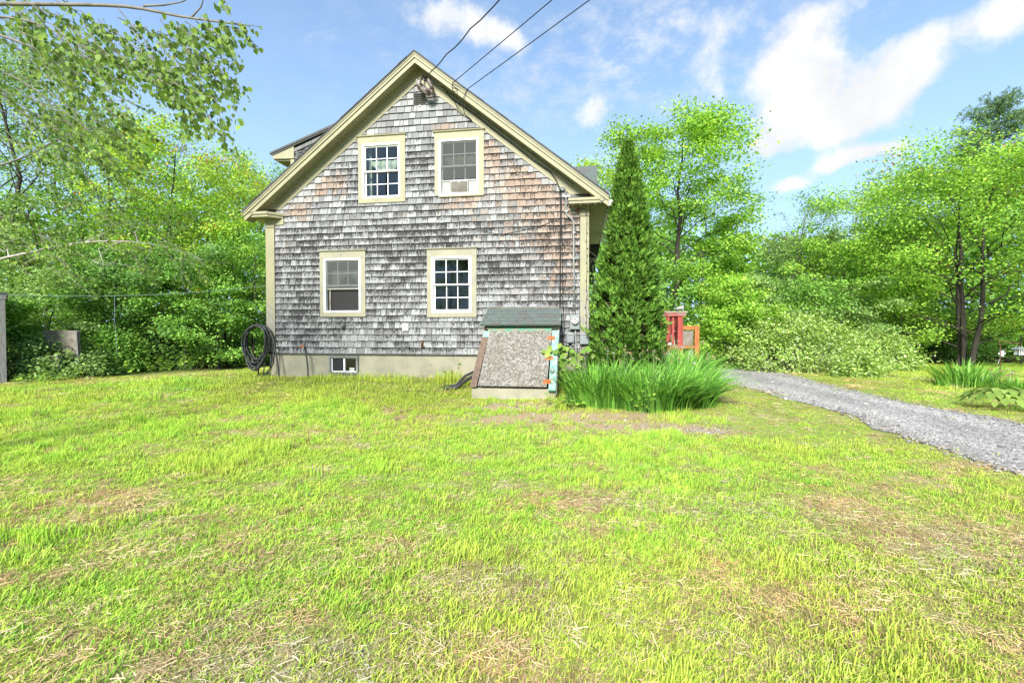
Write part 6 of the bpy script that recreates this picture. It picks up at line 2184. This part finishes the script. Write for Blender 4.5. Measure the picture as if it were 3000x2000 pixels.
def lawn_ok(x, y):
    u = (x - O[0]) * UX[0] + (y - O[1]) * UX[1]
    d = (x - O[0]) * DX[0] + (y - O[1]) * DX[1]
    inside_house = (u > -.02) & (u < 7.55) & (d > -.02)
    bulk = (u > 5.25) & (u < 6.9) & (d > -1.36)
    deckz = (u > 7.5) & (u < 10.2) & (d > 3.4)
    iris_b = ((x - 2.3) / 1.3) ** 2 + ((y - 8.35) / .6) ** 2 < 1
    woods_ = (x < -5.5) & (y > 14.6 + (x + 8) * .38 + .25 * np.sin(x * 3)) | (x > 6) & (y > 19.5)
    return ~(inside_house | bulk | deckz | woods_ | iris_b)


GREENS = np.array([(.44, .61, .08), (.35, .57, .07), (.51, .63, .10), (.27, .50, .06)])


def lawn(P, big, seed):
    rng = np.random.default_rng(seed)
    x, y = P[:, 0], P[:, 1]
    ds = drive_side(x, y)
    s, b = straw_mask(x, y), bare_mask(x, y)
    edge = np.clip((-ds + .25 * (fbm(x * 2.2, y * 2.2, 50) - .35) * 3) / .35, 0, 1)
    near_side = np.clip((ds + .0) / .9, 0, 1)
    keep = lawn_ok(x, y)
    pk = (1 - .50 * s) * (1 - .93 * np.clip(b * 1.35, 0, 1)) * np.where(ds > .10, .75 * np.exp(-ds / .34) * (fbm(x * 2.6, y * 2.6, 91) > .46), edge * .9 + .1)
    keep &= rng.random(len(P)) < pk
    x, y, s, b, ds = x[keep], y[keep], s[keep], b[keep], ds[keep]
    n = len(x)
    hue = fbm(x * .55, y * .55, 21, 4); dens = fbm(x * 1.6, y * 1.6, 23, 3)
    i = rng.choice(4, n, p=[.35, .30, .2, .15])
    c = GREENS[i] * rng.uniform(.85, 1.18, (n, 1))
    yel = np.clip((hue - .44) / .18, 0, 1)[:, None]
    c = c * (1 - yel * .55) + yel * .55 * np.array([.53, .56, .10])
    dryc = rng.random(n) < .05 + .2 * s
    c[dryc] = np.array([.36, .30, .13]) * rng.uniform(.8, 1.2, (dryc.sum(), 1))
    midz = 1 + .75 * np.clip((y - 4.2) / 1.5, 0, 1) * np.clip((11 - y) / 2, 0, 1)
    shrt = midz * np.clip(dens * 1.5, .55, 1.25) * (1 + .7 * np.clip((fbm(x * 2.4, y * 2.4, 71, 3) - .56) / .1, 0, 1)) * (1 - .35 * s) * np.where(ds > -.5, .7, 1)
    u_ = (x - O[0]) * UX[0] + (y - O[1]) * UX[1]
    far_short = np.where((y > 11) | (u_ > 9), .62, 1.0)
    u2_ = (x - O[0]) * UX[0] + (y - O[1]) * UX[1]; d2_ = (x - O[0]) * DX[0] + (y - O[1]) * DX[1]
    sc_wall = np.where((u2_ > 0) & (u2_ < 5.2) & (d2_ > -.32), 1.7, 1.0)
    by_drive = sc_wall * np.where((ds > -1.6) & (y > 6), .45, 1.0)
    sc = rng.uniform(.7, 1.2, n) * shrt * far_short * by_drive
    z = ground_h(x, y)
    P3 = np.stack([x, y, z], 1)
    rot = np.stack([rng.normal(0, .10, n), rng.normal(0, .10, n), rng.uniform(0, 6.28, n)], 1)
    scl = np.stack([np.ones(n), np.ones(n), sc], 1) * rng.uniform(.85, 1.15, (n, 1))
    idx = rng.integers(3, 5, n) if big else rng.choice(3, n, p=[.46, .14, .40])
    return P3, rot, scl, c, idx


def straw(P, big, seed):
    rng = np.random.default_rng(seed)
    x, y = P[:, 0], P[:, 1]
    s = straw_mask(x, y); b = bare_mask(x, y)
    keep = lawn_ok(x, y) & (drive_side(x, y) < .1) & (rng.random(len(P)) < .22 + .78 * s) & (b < .5)
    x, y = x[keep], y[keep]
    n = len(x)
    c = np.array([(.60, .46, .27), (.54, .38, .20), (.68, .55, .34), (.40, .28, .15)])[rng.choice(4, n)] * rng.uniform(.85, 1.15, (n, 1))
    warm = fbm(x * 1.1, y * 1.1, 61)[:, None]
    c = c * (1 + (warm - .5) * np.array([.5, .1, -.5]))
    P3 = np.stack([x, y, ground_h(x, y)], 1)
    rot = np.stack([rng.normal(0, .06, n), rng.normal(0, .06, n), rng.uniform(0, 6.28, n)], 1)
    return P3, rot, np.ones((n, 3)) * rng.uniform(.8, 1.3, (n, 1)), c, (np.full(n, 2) if big else rng.integers(0, 2, n))


def cat(*a):
    return [np.concatenate(q) for q in zip(*a)]


g1 = lawn(cells(1.5, 3.2, .042, seed=1), False, 1)
g2 = lawn(cells(3.2, 5.5, .056, seed=2), False, 2)
g3 = lawn(cells(5.5, 9.0, .074, seed=3), False, 3)
g4 = lawn(cells(9.0, 20, .19, seed=4), True, 4)
G_ = cat(g1, g2, g3, g4)
scatter('lawn_grass', G_[0], G_[1], G_[2], G_[3], tufts, G_[4])
s1 = straw(cells(1.5, 4.0, .07, seed=5), False, 5)
s2 = straw(cells(4.0, 8.0, .11, seed=6), False, 6)
s3 = straw(cells(8.0, 15, .35, seed=7), True, 7)
S3 = cat(s1, s2, s3)
scatter('dry_grass', S3[0], S3[1], S3[2], S3[3], straws, S3[4])

# loose stones on the driveway and the bare soil
st_pro = []
for k in range(3):
    rr = random.Random(k)
    m_ = MB()
    bmesh.ops.create_icosphere(m_.bm, subdivisions=1, radius=1.0)
    for v in m_.bm.verts: v.co = Vector((v.co.x * rr.uniform(.7, 1.2), v.co.y * rr.uniform(.7, 1.1), v.co.z * rr.uniform(.4, .7)))
    o = m_.build('gravel_stone', M['gravel_stone'] if 'gravel_stone' in M else None)
    o.hide_render = True; o.location = (0, 0, -30); tag(o, kind='helper'); st_pro.append(o)
ms, t_, bs_, o_2 = new_mat('gravel_stone')
a_ = t_.new('ShaderNodeAttribute', attribute_name='tint', attribute_type='INSTANCER')
t_.set(bs_.inputs['Base Color'], a_.outputs['Color']); bs_.inputs['Roughness'].default_value = .9
for o in st_pro: o.data.materials.append(ms)
rng = np.random.default_rng(31)
ti = rng.uniform(0, 89, 26000); si = rng.random(26000)
i0 = ti.astype(int); fr_ = (ti - i0)[:, None]
na = NR[i0] * (1 - fr_) + NR[np.minimum(i0 + 1, 89)] * fr_; fa = FR[i0] * (1 - fr_) + FR[np.minimum(i0 + 1, 89)] * fr_
Pq = na + (fa - na) * si[:, None] * 1.06 - (fa - na) * .03
kp = (Pq[:, 1] > 2.5) & (Pq[:, 1] < 18)
Pq = Pq[kp]
nb = 1500
bx = np.concatenate([rng.normal(b[0], b[2] * .6, nb // 4) for b in BARE]); by = np.concatenate([rng.normal(b[1], b[3] * .6, nb // 4) for b in BARE])
kb = lawn_ok(bx, by)
Pall = np.concatenate([Pq, np.stack([bx[kb], by[kb]], 1)])
n = len(Pall)
sz = np.concatenate([rng.lognormal(-4.55, .45, len(Pq)), rng.lognormal(-5.0, .5, n - len(Pq))])
col_ = pal(rng, n, [(.30, .285, .27), (.20, .195, .19), (.42, .40, .37), (.09, .088, .088)])
zb = ground_h(Pall[:, 0], Pall[:, 1]) + np.where(np.arange(n) < len(Pq), .018, .004)
scatter('gravel', np.concatenate([Pall, zb[:, None]], 1), np.stack([rng.normal(0, .3, n), rng.normal(0, .3, n), rng.uniform(0, 6.28, n)], 1), np.repeat(sz[:, None], 3, 1), col_, st_pro, rng.integers(0, 3, n))

# dead leaves near the foundation
P = []
for i in range(60):
    x, y, z = on_ground(rng.normal(1040, 45), 1135 + rng.normal(0, 5))
    P.append((x, y, z + .035 + rng.random() * .03))
P = np.array(P)
V, Fq = broad_leaf(P, rng.normal(0, 1, P.shape), np.array([0, 0, 1.0]) + rng.normal(0, .5, P.shape), .075, .05)
tag(link('dead_leaves', raw_mesh('dead_leaves', V, Fq, 4, np.repeat(pal(rng, len(P), [(.42, .26, .16), (.30, .18, .10), (.5, .35, .25)]), 6, 0)), M['iris']), kind='stuff')
